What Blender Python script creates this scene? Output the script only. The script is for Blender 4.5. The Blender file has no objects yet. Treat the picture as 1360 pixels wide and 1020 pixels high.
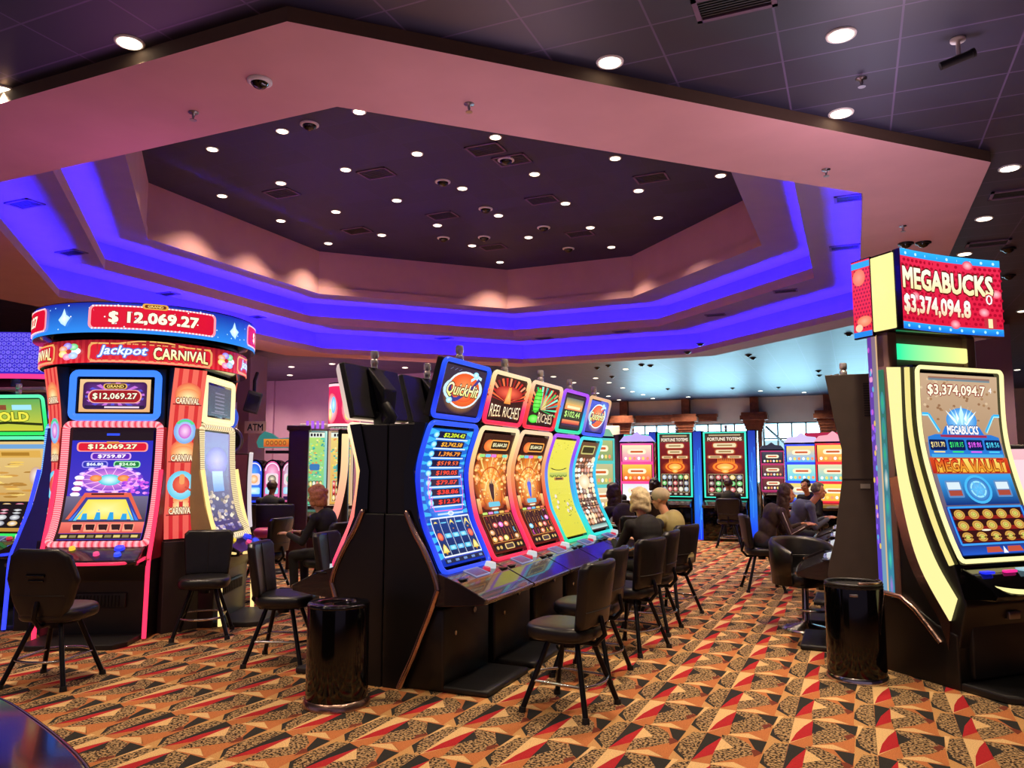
import bpy, bmesh, math, random
from math import sin, cos, pi, atan2, radians as R
from mathutils import Vector, Matrix
random.seed(7)
S = bpy.context.scene
COL = S.collection
# ------------------------------------------------------------------ camera
F = 1030.0; HY = 620.0; VX = 1135.0; CH = 1.65
PITCH = math.atan((HY-510)/F)
YAW = math.atan((VX-680)/(F/cos(PITCH)))
f0 = Vector((-sin(YAW), cos(YAW), 0)); rt = Vector((cos(YAW), sin(YAW), 0)); u0 = Vector((0, 0, 1))
fw = f0*cos(PITCH)+u0*sin(PITCH); up = -f0*sin(PITCH)+u0*cos(PITCH)
CAM = Vector((0, 0, CH))
def ray(px, py): return fw+rt*((px-680)/F)-up*((py-510)/F)
def atz(px, py, z):
    d = ray(px, py); return CAM+d*((z-CH)/d.z)
def atd(px, dist, z=0.0):
    """floor-plan point along picture column px (at the horizon) at a horizontal distance"""
    d = ray(px, HY); d.z = 0; d.normalize(); return Vector((d.x*dist, d.y*dist, z))
cd = bpy.data.cameras.new('camera'); co = bpy.data.objects.new('camera', cd); COL.objects.link(co)
co.location = CAM; co.rotation_euler = (pi/2+PITCH, 0, YAW)
cd.sensor_width = 36; cd.sensor_fit = 'HORIZONTAL'; cd.lens = F/1360*36; cd.clip_end = 300
S.camera = co
S.view_settings.view_transform = 'Standard'; S.view_settings.look = 'None'
S.view_settings.exposure = 0; S.view_settings.gamma = 1; S.view_settings.use_curve_mapping = False

# ------------------------------------------------------------------ colour + materials
def lin(c):
    return c/12.92 if c <= .04045 else ((c+.055)/1.055)**2.4
def hx(h, k=1.0):
    if not isinstance(h, str): return tuple(x*k for x in h)
    h = h.lstrip('#')
    return tuple(lin(int(h[i:i+2], 16)/255)*k for i in (0, 2, 4))
def mixc(a, b, t): return tuple(a[i]*(1-t)+b[i]*t for i in range(3))
MATS = {}
def mat(name, col='#808080', rough=.5, metal=0.0, noise=.08, scale=8.0, bump=0.0, coat=0.0, emit=None, spec=.5):
    if name in MATS: return MATS[name]
    m = bpy.data.materials.new(name); m.use_nodes = True; MATS[name] = m
    nt = m.node_tree; b = nt.nodes['Principled BSDF']
    c = hx(col)
    tc = nt.nodes.new('ShaderNodeTexCoord'); nz = nt.nodes.new('ShaderNodeTexNoise')
    nz.inputs['Scale'].default_value = scale; nz.inputs['Detail'].default_value = 4
    nt.links.new(tc.outputs['Object'], nz.inputs['Vector'])
    rp = nt.nodes.new('ShaderNodeValToRGB'); nt.links.new(nz.outputs['Fac'], rp.inputs['Fac'])
    rp.color_ramp.elements[0].position = .3; rp.color_ramp.elements[1].position = .7
    rp.color_ramp.elements[0].color = (*[max(0, x*(1-noise)) for x in c], 1)
    rp.color_ramp.elements[1].color = (*[min(1, x*(1+noise)) for x in c], 1)
    nt.links.new(rp.outputs['Color'], b.inputs['Base Color'])
    b.inputs['Roughness'].default_value = rough; b.inputs['Metallic'].default_value = metal
    b.inputs['Specular IOR Level'].default_value = spec
    b.inputs['Coat Weight'].default_value = coat
    if bump:
        bp = nt.nodes.new('ShaderNodeBump'); bp.inputs['Strength'].default_value = bump; bp.inputs['Distance'].default_value = .01
        nt.links.new(nz.outputs['Fac'], bp.inputs['Height']); nt.links.new(bp.outputs['Normal'], b.inputs['Normal'])
    if emit:
        b.inputs['Emission Color'].default_value = (*hx(emit[0]), 1); b.inputs['Emission Strength'].default_value = emit[1]
    return m
def glowmat(name, sampling, rough=.25):
    m = bpy.data.materials.new(name); m.use_nodes = True; MATS[name] = m
    nt = m.node_tree; b = nt.nodes['Principled BSDF']
    a = nt.nodes.new('ShaderNodeAttribute'); a.attribute_name = 'Col'
    b.inputs['Base Color'].default_value = (.01, .01, .012, 1); b.inputs['Roughness'].default_value = rough
    nt.links.new(a.outputs['Color'], b.inputs['Emission Color']); b.inputs['Emission Strength'].default_value = 1
    m.cycles.emission_sampling = sampling
    return m
glowmat('lit_screen', 'NONE'); glowmat('light_tube', 'FRONT', .4)
mat('black_satin', '#0c0b0c', .38, noise=.2)
mat('black_gloss', '#050506', .1, coat=.15, spec=.4)
mat('black_plastic', '#111012', .5, noise=.2)
mat('dark_vinyl', '#131215', .36, noise=.15, scale=30, bump=.05)
mat('maroon_panel', '#3a1420', .4)
mat('deck_gloss', '#3a323a', .14, .6, noise=.3, scale=4, coat=.6)
mat('chrome', '#c9c4c2', .16, 1.0, noise=.03)
mat('bronze_chrome', '#b8968a', .26, 1.0, noise=.05)
mat('steel', '#8d8a90', .3, 1.0)
mat('dark_metal', '#17151a', .35, .6)
mat('paint', '#bf8f90', .8, noise=.04, scale=2, bump=.02)
mat('wall_paint', '#9a7890', .8, noise=.05, scale=2, bump=.02)
mat('pillar_tan', '#9d8168', .75, noise=.05, scale=3)
mat('plaster', '#e4e2e0', .85, noise=.04, scale=2)
mat('wood', '#7a4632', .55, noise=.3, scale=6)
mat('white_plastic', '#d8d6d2', .4, noise=.03)
mat('skin', '#c98d6e', .55, noise=.06, scale=20)
mat('skin_pale', '#d6a184', .55, noise=.06, scale=20)
mat('glass', '#9fc0c8', .05, noise=.02)

# ------------------------------------------------------------------ mesh builder
class MB:
    def __init__(s): s.v = []; s.f = []; s.m = []; s.c = []; s.sm = []
    def add(s, vs, fs, m=0, col=None, smooth=False, X=None):
        o = len(s.v)
        for v in vs:
            v = Vector(v)
            s.v.append(X @ v if X is not None else v)
        for i, f in enumerate(fs):
            s.f.append([o+k for k in f]); s.m.append(m); s.sm.append(smooth)
            if col is None: s.c.append(None)
            elif callable(col): s.c.append([col(k) for k in f])
            else: s.c.append([col]*len(f))
        return s
    def box(s, x0, y0, z0, x1, y1, z1, m=0, bev=0.0, seg=2, col=None, X=None):
        if bev <= 0:
            vs = [(x, y, z) for z in (z0, z1) for y in (y0, y1) for x in (x0, x1)]
            fs = [(0, 2, 3, 1), (4, 5, 7, 6), (0, 1, 5, 4), (2, 6, 7, 3), (0, 4, 6, 2), (1, 3, 7, 5)]
            return s.add(vs, fs, m, col, X=X)
        b = bmesh.new(); bmesh.ops.create_cube(b, size=1)
        for v in b.verts: v.co = Vector(((x0+x1)/2+v.co.x*(x1-x0), (y0+y1)/2+v.co.y*(y1-y0), (z0+z1)/2+v.co.z*(z1-z0)))
        bmesh.ops.bevel(b, geom=b.edges[:], offset=bev, segments=seg, profile=.5, affect='EDGES')
        return s.bm(b, m, col, True, X)
    def bm(s, b, m=0, col=None, smooth=False, X=None):
        b.verts.index_update(); vs = [v.co.copy() for v in b.verts]; fs = [[v.index for v in f.verts] for f in b.faces]
        b.free(); return s.add(vs, fs, m, col, smooth, X)
    def prism(s, poly, fn, a0, a1, m=0, bev=0.0, col=None, X=None):
        """polygon [(p,q)] extruded from a0 to a1; fn(p,q,a)->xyz"""
        n = len(poly)
        b = bmesh.new()
        lo = [b.verts.new(fn(p, q, a0)) for p, q in poly]; hi = [b.verts.new(fn(p, q, a1)) for p, q in poly]
        b.faces.new(lo[::-1]); b.faces.new(hi)
        for i in range(n): b.faces.new((lo[i], lo[(i+1) % n], hi[(i+1) % n], hi[i]))
        bmesh.ops.recalc_face_normals(b, faces=b.faces[:])
        if bev: bmesh.ops.bevel(b, geom=b.edges[:], offset=bev, segments=2, profile=.5, affect='EDGES')
        return s.bm(b, m, col, False, X)
    def cyl(s, p0, p1, r0, r1=None, n=16, m=0, col=None, smooth=True, X=None):
        r1 = r0 if r1 is None else r1
        p0 = Vector(p0); p1 = Vector(p1); d = (p1-p0).normalized()
        a = d.orthogonal().normalized(); b = d.cross(a)
        vs = []
        for p, r in ((p0, r0), (p1, r1)):
            for i in range(n):
                t = 2*pi*i/n; vs.append(p+a*(r*cos(t))+b*(r*sin(t)))
        s.add(vs, [(i, (i+1) % n, n+(i+1) % n, n+i) for i in range(n)], m, col, smooth, X)
        s.add(vs[:n], [tuple(range(n))[::-1]], m, col, False, X); s.add(vs[n:], [tuple(range(n))], m, col, False, X)
        return s
    def tube(s, pts, r, n=8, m=0, cols=None, closed=False, X=None):
        pts = [Vector(p) for p in pts]; N = len(pts); vs = []; a = None
        for i, p in enumerate(pts):
            q0 = pts[(i-1) % N] if (closed or i > 0) else p
            q1 = pts[(i+1) % N] if (closed or i < N-1) else p
            d = (q1-q0)
            if d.length < 1e-9: d = Vector((0, 0, 1))
            d.normalize()
            if a is None: a = d.orthogonal().normalized()
            else:
                a = a-d*a.dot(d)
                a = a.normalized() if a.length > 1e-6 else d.orthogonal().normalized()
            b = d.cross(a); rr = r[i] if isinstance(r, (list, tuple)) else r
            for k in range(n):
                t = 2*pi*k/n; vs.append(p+a*(rr*cos(t))+b*(rr*sin(t)))
        fs = []; M = N if closed else N-1
        for i in range(M):
            j = (i+1) % N
            for k in range(n): fs.append((i*n+k, i*n+(k+1) % n, j*n+(k+1) % n, j*n+k))
        col = (lambda k: cols[(k//n) % N]) if cols else None
        s.add(vs, fs, m, col, True, X)
        if not closed:
            s.add(vs[:n], [tuple(range(n))[::-1]], m, cols[0] if cols else None, False, X)
            s.add(vs[-n:], [tuple(range(n))], m, cols[-1] if cols else None, False, X)
        return s
    def lathe(s, prof, n=24, m=0, col=None, X=None, smooth=True):
        vs = []; N = len(prof)
        for r, z in prof:
            for k in range(n): vs.append((r*cos(2*pi*k/n), r*sin(2*pi*k/n), z))
        fs = [(i*n+k, i*n+(k+1) % n, (i+1)*n+(k+1) % n, (i+1)*n+k) for i in range(N-1) for k in range(n)]
        s.add(vs, fs, m, col, smooth, X)
        s.add(vs[:n], [tuple(range(n))[::-1]], m, col, False, X); s.add(vs[-n:], [tuple(range(n))], m, col, False, X)
        return s
    def ell(s, c, rx, ry, rz, nu=14, nv=9, m=0, col=None, X=None):
        vs = [(c[0], c[1], c[2]-rz)]
        for j in range(1, nv):
            t = -pi/2+pi*j/nv
            for i in range(nu): vs.append((c[0]+rx*cos(t)*cos(2*pi*i/nu), c[1]+ry*cos(t)*sin(2*pi*i/nu), c[2]+rz*sin(t)))
        vs.append((c[0], c[1], c[2]+rz)); fs = []
        for i in range(nu): fs.append((0, 1+(i+1) % nu, 1+i))
        for j in range(nv-2):
            for i in range(nu):
                a = 1+j*nu; fs.append((a+i, a+(i+1) % nu, a+nu+(i+1) % nu, a+nu+i))
        a = 1+(nv-2)*nu
        for i in range(nu): fs.append((a+i, a+(i+1) % nu, len(vs)-1))
        return s.add(vs, fs, m, col, True, X)
    def slab(s, outline, t, e, warp=None, m=0, seg=4, X=None):
        """soft pad: 2-D outline, thickness t along z, rounded edge e; warp(x,y,z)->xyz"""
        n = len(outline); cx = sum(p[0] for p in outline)/n; cy = sum(p[1] for p in outline)/n
        rings = []
        def ring(inset, z):
            out = []
            for x, y in outline:
                dx, dy = x-cx, y-cy; L = math.hypot(dx, dy) or 1; k = max(0, (L-inset)/L); out.append((cx+dx*k, cy+dy*k, z))
            return out
        for k in range(seg+1):
            a = pi/2*k/seg; rings.append(ring(e*(1-sin(a)), -t/2+e*(1-cos(a))))
        for k in range(seg+1):
            a = pi/2*k/seg; rings.append(ring(e*(1-cos(a)), t/2-e+e*sin(a)))
        big = max(math.hypot(x-cx, y-cy) for x, y in outline)
        pre = [ring(e+big*q, -t/2) for q in (.6, .3)]; post = [ring(e+big*q, t/2) for q in (.3, .6)]
        rings = pre+rings+post
        vs = [v for r in rings for v in r]; fs = []
        for i in range(len(rings)-1):
            for k in range(n): fs.append((i*n+k, i*n+(k+1) % n, (i+1)*n+(k+1) % n, (i+1)*n+k))
        fs.append(tuple(range(n))[::-1]); L0 = (len(rings)-1)*n; fs.append(tuple(range(L0, L0+n)))
        if warp: vs = [warp(*v) for v in vs]
        return s.add(vs, fs, m, None, True, X)
    def build(s, name, mats, parent=None, loc=None, rz=0.0):
        me = bpy.data.meshes.new(name); me.from_pydata([tuple(v) for v in s.v], [], s.f)
        if isinstance(mats, str): mats = [mats]
        for k in mats: me.materials.append(MATS[k])
        me.polygons.foreach_set('material_index', s.m); me.polygons.foreach_set('use_smooth', s.sm)
        if any(c is not None for c in s.c):
            at = me.color_attributes.new('Col', 'FLOAT_COLOR', 'CORNER'); buf = []
            for f, c in zip(s.f, s.c):
                for k in range(len(f)):
                    q = c[k] if c else (0, 0, 0); buf.extend((q[0], q[1], q[2], 1))
            at.data.foreach_set('color', buf)
        me.update(); o = bpy.data.objects.new(name, me); COL.objects.link(o)
        if parent: o.parent = parent
        if loc is not None: o.location = loc
        if rz: o.rotation_euler = (0, 0, rz)
        return o
def thing(name, label, cat, loc=(0, 0, 0), rz=0.0, group=None):
    o = bpy.data.objects.new(name, None); o.empty_display_size = .1; COL.objects.link(o)
    o.location = loc; o.rotation_euler = (0, 0, rz); return tag(o, label, cat, group)
def tag(o, label, cat, group=None):
    o['label'] = label; o['category'] = cat
    if group: o['group'] = group
    return o
def struct(o): o['kind'] = 'structure'; return o
def copy_tree(o, parent=None):
    c = o.copy(); COL.objects.link(c)
    if parent: c.parent = parent
    for ch in o.children: copy_tree(ch, c)
    return c
def face(nx, ny): return atan2(nx, -ny)      # rotation that turns local -Y to (nx,ny)
def superell(w, h, p=3.5, n=32, cx=0, cy=0):
    out = []
    for i in range(n):
        t = 2*pi*i/n; c, s_ = cos(t), sin(t)
        out.append((cx+w/2*abs(c)**(2/p)*(1 if c >= 0 else -1), cy+h/2*abs(s_)**(2/p)*(1 if s_ >= 0 else -1)))
    return out
def catmull(pts, n=6):
    P = [Vector(p) for p in pts]; out = []
    for i in range(len(P)-1):
        p0 = P[max(0, i-1)]; p1 = P[i]; p2 = P[i+1]; p3 = P[min(len(P)-1, i+2)]
        for k in range(n):
            t = k/n; out.append(.5*((2*p1)+(p2-p0)*t+(2*p0-5*p1+4*p2-p3)*t*t+(3*p1-p0-3*p2+p3)*t**3))
    out.append(P[-1]); return out

# ------------------------------------------------------------------ lettering
_G = {}
def glyphs(t, shear=0.0):
    k = (t, shear)
    if k in _G: return _G[k]
    c = bpy.data.curves.new('lettering', 'FONT'); c.body = t; c.size = 1; c.resolution_u = 2; c.fill_mode = 'FRONT'
    o = bpy.data.objects.new('lettering', c); me = bpy.data.meshes.new_from_object(o)
    vs = [(v.co.x+shear*v.co.y, v.co.y) for v in me.vertices]; fs = [list(p.vertices) for p in me.polygons]
    bpy.data.objects.remove(o); bpy.data.curves.remove(c); bpy.data.meshes.remove(me)
    _G[k] = (vs, fs); return _G[k]

# ------------------------------------------------------------------ lit panels
class Panel:
    """a lit surface; fn(u,v,off)->xyz, u,v in 0..1 (u left to right, v bottom to top)"""
    def __init__(s, fn, w, h, nu=1, nv=1):
        s.fn = fn; s.w = w; s.h = h; s.nu = nu; s.nv = nv; s.mb = MB(); s.off = 0.001; s.gain = 1.0; s.step = .00025
    def c(s, c): return hx(c, s.gain)
    def nx(s): s.off += s.step
    def emit(s, pts, faces, cols, hold=False):
        """pts [(u,v)], one colour per point; faces are cut into strips so they follow the curve"""
        if not hold: s.nx()
        def clip(P, ax, lim, keep_less):
            out = []; n = len(P)
            for i in range(n):
                a, b = P[i], P[(i+1) % n]; da = a[ax]-lim; db = b[ax]-lim
                if keep_less: da, db = -da, -db
                if da >= 0: out.append(a)
                if da*db < 0:
                    t = da/(da-db); out.append((a[0]+(b[0]-a[0])*t, a[1]+(b[1]-a[1])*t, mixc(a[2], b[2], t)))
            return out
        def split(P, ax, n):
            if n <= 2: return [P]
            lo = min(p[ax] for p in P); hi = max(p[ax] for p in P); i0 = math.floor(lo*n+1e-6); i1 = math.ceil(hi*n-1e-6)
            if i1-i0 <= 1: return [P]
            r = []
            for k in range(i0, i1):
                Q = P
                if k > i0: Q = clip(Q, ax, k/n, False)
                if k < i1-1 and len(Q) > 2: Q = clip(Q, ax, (k+1)/n, True)
                if len(Q) > 2: r.append(Q)
            return r
        for f in faces:
            P = [(pts[k][0], pts[k][1], cols[k]) for k in f]
            for A in split(P, 1, s.nv):
                for B in split(A, 0, s.nu):
                    cs = [p[2] for p in B]
                    s.mb.add([s.fn(p[0], p[1], s.off) for p in B], [tuple(range(len(B)))], 0, lambda k: cs[k])
        return s
    def rect(s, u0, v0, u1, v1, c0, c1=None, hold=False):
        """c0 bottom, c1 top"""
        a = s.c(c0); b = s.c(c1) if c1 is not None else a
        return s.emit([(u0, v0), (u1, v0), (u1, v1), (u0, v1)], [(0, 1, 2, 3)], [a, a, b, b], hold)
    def poly(s, pts, c, hold=False, c2=None):
        a = s.c(c); n = len(pts)
        if c2 is None: return s.emit(pts, [tuple(range(n))], [a]*n, hold)
        b = s.c(c2); cu = sum(p[0] for p in pts)/n; cv = sum(p[1] for p in pts)/n
        return s.emit(list(pts)+[(cu, cv)], [(i, (i+1) % n, n) for i in range(n)], [a]*n+[b], hold)
    def oval(s, u, v, ru, rv, ce, cc=None, n=18, hold=False):
        return s.poly([(u+ru*cos(2*pi*i/n), v+rv*sin(2*pi*i/n)) for i in range(n)], ce, hold, cc)
    def rrect(s, u0, v0, u1, v1, c, r=.5, hold=False, c2=None):
        W = (u1-u0)*s.w; H = (v1-v0)*s.h; q = min(W, H)*r; pts = []
        for cx, cy, a0 in ((u1*s.w-q, v1*s.h-q, 0), (u0*s.w+q, v1*s.h-q, 90), (u0*s.w+q, v0*s.h+q, 180), (u1*s.w-q, v0*s.h+q, 270)):
            for k in range(5):
                a = R(a0+22.5*k); pts.append(((cx+q*cos(a))/s.w, (cy+q*sin(a))/s.h))
        return s.poly(pts, c, hold, c2)
    def ring(s, u, v, ru, rv, t, c, n=24, a0=0, a1=360, hold=False):
        P = []; k = (ru-t)/ru
        for i in range(n+1):
            a = R(a0+(a1-a0)*i/n); P += [(u+ru*cos(a), v+rv*sin(a)), (u+ru*k*cos(a), v+rv*k*sin(a))]
        return s.emit(P, [(2*i, 2*i+1, 2*i+3, 2*i+2) for i in range(n)], [s.c(c)]*len(P), hold)
    def line(s, pts, t, c, hold=False):
        """t: thickness in metres"""
        if not hold: s.nx()
        for i in range(len(pts)-1):
            a = Vector((pts[i][0]*s.w, pts[i][1]*s.h)); b = Vector((pts[i+1][0]*s.w, pts[i+1][1]*s.h)); d = (b-a)
            if d.length < 1e-6: continue
            p = Vector((-d.y, d.x)).normalized()*t/2
            s.emit([(x.x/s.w, x.y/s.h) for x in (a+p, b+p, b-p, a-p)], [(0, 1, 2, 3)], [s.c(c)]*4, True)
        return s
    def frame(s, u0, v0, u1, v1, t, c, hold=False):
        return s.line([(u0, v0), (u1, v0), (u1, v1), (u0, v1), (u0, v0)], t, c, hold)
    def text(s, t, u, v, w=None, h=None, c='#ffffff', bold=.02, edge=None, ew=.06, shear=0, c2=None, rise=None):
        """centred at u,v; w,h in panel fractions; rise(f): height along the word"""
        vs, fs = glyphs(t, shear)
        x0 = min(p[0] for p in vs); x1 = max(p[0] for p in vs); y0 = min(p[1] for p in vs); y1 = max(p[1] for p in vs)
        W = x1-x0; H = y1-y0
        if w is None: w = h*s.h/H*W/s.w
        if h is None: h = w*s.w/W*H/s.h
        def put(col, col2, dx=0, dy=0, hold=False):
            a = s.c(col); b = s.c(col2) if col2 else a; out = []; cs = []
            for x, y in vs:
                fx = (x+dx-x0)/W; fy = (y+dy-y0)/H
                out.append((u+(fx-.5)*w, v+(fy-.5)*h*(1 if rise is None else rise(fx)))); cs.append(mixc(a, b, min(1, max(0, fy))))
            s.emit(out, fs, cs, hold)
        if edge:
            r = bold+ew
            for k in range(8): put(edge, None, r*cos(k*pi/4), r*sin(k*pi/4), k > 0)
        if bold > .015 and not (w*s.w < .12):
            for k in range(4): put(c, c2, bold*cos(k*pi/2+.78), bold*sin(k*pi/2+.78), k > 0)
            put(c, c2)
        else: put(c, c2)
        return s
    def build(s, name, parent): return s.mb.build(name, ['lit_screen'], parent)
def curved(profile, w, x0=None):
    """panel map for a machine front; profile [(d,z)] bottom to top, d = distance forward (-Y)"""
    pts = catmull([(d, z, 0) for d, z in profile], 8); L = [0]
    for i in range(1, len(pts)): L.append(L[-1]+(pts[i]-pts[i-1]).length)
    T = L[-1]; x0 = -w/2 if x0 is None else x0
    def fn(u, v, off=0.0):
        q = min(max(v, 0), 1)*T; i = 0
        while i < len(L)-2 and L[i+1] < q: i += 1
        f = (q-L[i])/(L[i+1]-L[i]); p = pts[i].lerp(pts[i+1], f); d = (pts[i+1]-pts[i]).normalized()
        ex = (v-1)*T if v > 1 else (v*T if v < 0 else 0)
        nd, nz = d.y, -d.x
        if nd < 0: nd, nz = -nd, -nz
        dd = p.x+d.x*ex+nd*off; zz = p.y+d.y*ex+nz*off
        return Vector((x0+u*w, -dd, zz))
    return fn, T
def rim_path(fn, w, h, out, off, rc=.05, n=10):
    """closed path around a panel, `out` metres outside its border, with rounded corners; returns [(xyz,u,v)]"""
    U0, U1, V0, V1 = -out/w, 1+out/w, -out/h, 1+out/h; ru, rv = rc/w, rc/h; q = []
    def seg(a, b, m):
        for k in range(m): q.append((a[0]+(b[0]-a[0])*k/m, a[1]+(b[1]-a[1])*k/m))
    def arc(cu, cv, a0):
        for k in range(4):
            a = R(a0+90*k/4); q.append((cu+ru*cos(a), cv+rv*sin(a)))
    seg((U0+ru, V0), (U1-ru, V0), max(3, n//2)); arc(U1-ru, V0+rv, -90)
    seg((U1, V0+rv), (U1, V1-rv), n*2); arc(U1-ru, V1-rv, 0)
    seg((U1-ru, V1), (U0+ru, V1), max(3, n//2)); arc(U0+ru, V1-rv, 90)
    seg((U0, V1-rv), (U0, V0+rv), n*2); arc(U0+ru, V0+rv, 180)
    return [(fn(u, v, off), u, v) for u, v in q]
def rim(fn, w, h, colf, r=.03, out=.02, off=.01, rc=.05, n=10, sides=8):
    p = rim_path(fn, w, h, out, off, rc, n)
    return MB().tube([a[0] for a in p], r, sides, 0, [colf(a[1], a[2]) for a in p], closed=True)
def band(stops, k=1.0):
    """colour function down a rim: stops [(v,hex)]"""
    st = [(a, hx(b, k)) for a, b in stops]
    def f(u, v):
        if v <= st[0][0]: return st[0][1]
        for (a, ca), (b, cb) in zip(st, st[1:]):
            if v <= b: return mixc(ca, cb, (v-a)/(b-a))
        return st[-1][1]
    return f
P_IN, P_OUT, P_FAR, P_WORLD, P_FILL, P_DAY, P_BLUE = 340, 255, 500, .45, 54, 430, 250
mat('red_cheek', '#a01828', .4); mat('cream_cheek', '#a89068', .5); mat('blue_cheek', '#2a2a98', .4); mat('table_green', '#7ab8a0', .3); mat('pink_lit_vinyl', '#c8507a', .4); mat('side_brown', '#4a4039', .5)
m = bpy.data.materials.new('window_glass'); m.use_nodes = True; MATS['window_glass'] = m
b = m.node_tree.nodes['Principled BSDF']; b.inputs['Transmission Weight'].default_value = 1; b.inputs['Roughness'].default_value = .02; b.inputs['IOR'].default_value = 1.02; b.inputs['Base Color'].default_value = (.93, 1, 1, 1)
mat('mast_brown', '#8a6a60', .4, .1); mat('post_dark', '#2c2024', .5)
mat('sign_plate', '#a8a49c', .5)
# ================================================================== ROOM
K = 3.5
def octo(x0, x1, y0, y1, c, k=1.0):
    x0, x1, y0, y1, c = [a*k for a in (x0, x1, y0, y1, c)]
    return [(x0+c, y0), (x1-c, y0), (x1, y0+c), (x1, y1-c), (x1-c, y1), (x0+c, y1), (x0, y1-c), (x0, y0+c)]
H1 = CH+K; H0 = CH+K*1.037; H2 = CH+K*1.2; H3 = CH+K*1.4; H4 = CH+K*1.755
O0 = octo(-4.65, .455, 1.31, 7.11, 1.585, K)
O1 = octo(-4.27, .07, 1.70, 6.90, 1.35, K)
def grow(b, g): return (b[0]-g, b[1]+g, b[2]-g, b[3]+g, b[4]+g*.586)
B1 = (-4.27*K, .07*K, 1.70*K, 6.90*K, 1.35*K)
B2 = (-4.15*K, -.185*K, 1.95*K, 6.52*K, 1.3*K)
B3 = (-3.93*K, -.48*K, 2.2*K, 6.20*K, 1.16*K)
def ringface(mb, a, b, z, m=0, flip=False, zb=None):
    n = len(a); zb = z if zb is None else zb
    vs = [(x, y, z) for x, y in a]+[(x, y, zb) for x, y in b]
    fs = [(i, (i+1) % n, n+(i+1) % n, n+i) for i in range(n)]
    mb.add(vs, [f[::-1] for f in fs] if flip else fs, m)
def floor_material(name, c, leopard=False):
    m = bpy.data.materials.new(name); m.use_nodes = True; MATS[name] = m; nt = m.node_tree; b = nt.nodes['Principled BSDF']
    tc = nt.nodes.new('ShaderNodeTexCoord'); nz = nt.nodes.new('ShaderNodeTexNoise'); nz.inputs['Scale'].default_value = 160; nz.inputs['Detail'].default_value = 2
    nt.links.new(tc.outputs['Object'], nz.inputs['Vector']); rp = nt.nodes.new('ShaderNodeValToRGB'); q = hx(c)
    if leopard:
        nz.inputs['Scale'].default_value = 62; nz.inputs['Detail'].default_value = 1.0
        rp.color_ramp.elements[0].position = .45; rp.color_ramp.elements[1].position = .54
        rp.color_ramp.elements[0].color = (*hx('#2a1e18'), 1); rp.color_ramp.elements[1].color = (*q, 1)
    else:
        rp.color_ramp.elements[0].color = (*[x*.8 for x in q], 1); rp.color_ramp.elements[1].color = (*[min(1, x*1.2) for x in q], 1)
        rp.color_ramp.elements[0].position = .35; rp.color_ramp.elements[1].position = .65
    nt.links.new(nz.outputs['Fac'], rp.inputs['Fac']); nt.links.new(rp.outputs['Color'], b.inputs['Base Color'])
    b.inputs['Roughness'].default_value = .95; b.inputs['Specular IOR Level'].default_value = .15
CARP = [('carpet_ochre', '#b88c58'), ('carpet_orange', '#b06c40'), ('carpet_red', '#a3242a'), ('carpet_dark', '#2c2a28'), ('carpet_brown', '#6f3527'), ('carpet_flecked', '#a88a62'), ('carpet_tan', '#d0ac78')]
for i, (n_, c_) in enumerate(CARP): floor_material(n_, c_, i == 5)
def make_floor():
    mb = MB(); mb.box(-32, -6, -.2, 16, 42.6, 0, 1)
    A = [(0, [(.75, 0), (1, 0), (1, 1), (.75, 1)], 0), (6, [(0, 0), (0, 1), (.22, 1), (.25, .4)], 1), (2, [(.015, .05), (.06, .4), (.14, .72), (.235, .97), (.25, .4)], 2), (1, [(.02, .02), (.25, .4), (.26, 0)], 2),
         (5, [(.23, 1), (.5, .96), (.67, .7), (.76, .46), (.6, .3), (.28, .05), (.25, .45)], 1), (3, [(.24, .9), (.40, .7), (.245, .45)], 2), (3, [(.5, .98), (.79, .95), (.76, .58), (.68, .66)], 2), (4, [(.62, .52), (.70, .62), (.76, .58), (.67, .38)], 3),
         (6, [(.26, 0), (.28, .05), (.5, .16), (.72, 0)], 2), (1, [(.5, .16), (.76, .52), (.74, 0), (.7, 0)], 2),
         (6, [(.79, 1), (.86, 1), (.77, .5)], 2), (3, [(.765, .46), (.76, .2), (.93, .0), (.84, .5)], 2), (5, [(.775, .5), (.84, .9), (1, 1), (1, .0), (.93, .04), (.81, .26)], 3)]
    B = [(0, [(.74, 0), (1, 0), (1, 1), (.74, 1)], 0), (3, [(.005, .99), (.21, .9), (.1, .4), (0, .05)], 2), (2, [(.21, .9), (.2, .3), (0, .04), (.08, .5)], 3), (1, [(0, .03), (.2, .3), (.2, 0)], 2), (6, [(.21, .86), (.40, .6), (.2, .42)], 3),
         (5, [(.2, .99), (.36, .98), (.55, .8), (.67, .5), (.5, .3), (.22, .02), (.2, .4)], 2), (3, [(.52, .98), (.75, .95), (.73, .55), (.64, .65)], 2), (4, [(.60, .62), (.66, .63), (.74, .55), (.66, .4)], 3),
         (6, [(.22, 0), (.24, .05), (.46, .16), (.7, 0)], 2), (1, [(.46, .16), (.73, .52), (.72, 0), (.68, 0)], 2),
         (3, [(.75, .56), (.74, .25), (.93, 0), (.82, .5)], 2), (5, [(.755, .58), (.84, .95), (1, .97), (1, 0), (.95, .03), (.79, .27)], 3)]
    sx, sy = .484, .5225
    for j in range(-2, 76):
        y0 = 6.157+(j-10)*sy; pat = A if j % 2 == 0 else B
        for i in range(-36, 10):
            x0 = -.917+i*sx
            if x0 < -14 and y0 < 1: continue
            for ci, pts, L in pat:
                mb.add([(x0+p*sx, y0+q*sy, .0003+L*.0004) for p, q in pts], [tuple(range(len(pts)))[::-1] if ((pts[1][0]-pts[0][0])*(pts[2][1]-pts[1][1])-(pts[1][1]-pts[0][1])*(pts[2][0]-pts[1][0])) < 0 else tuple(range(len(pts)))], ci)
    return struct(mb.build('floor', [c[0] for c in CARP]))
make_floor()
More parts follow.
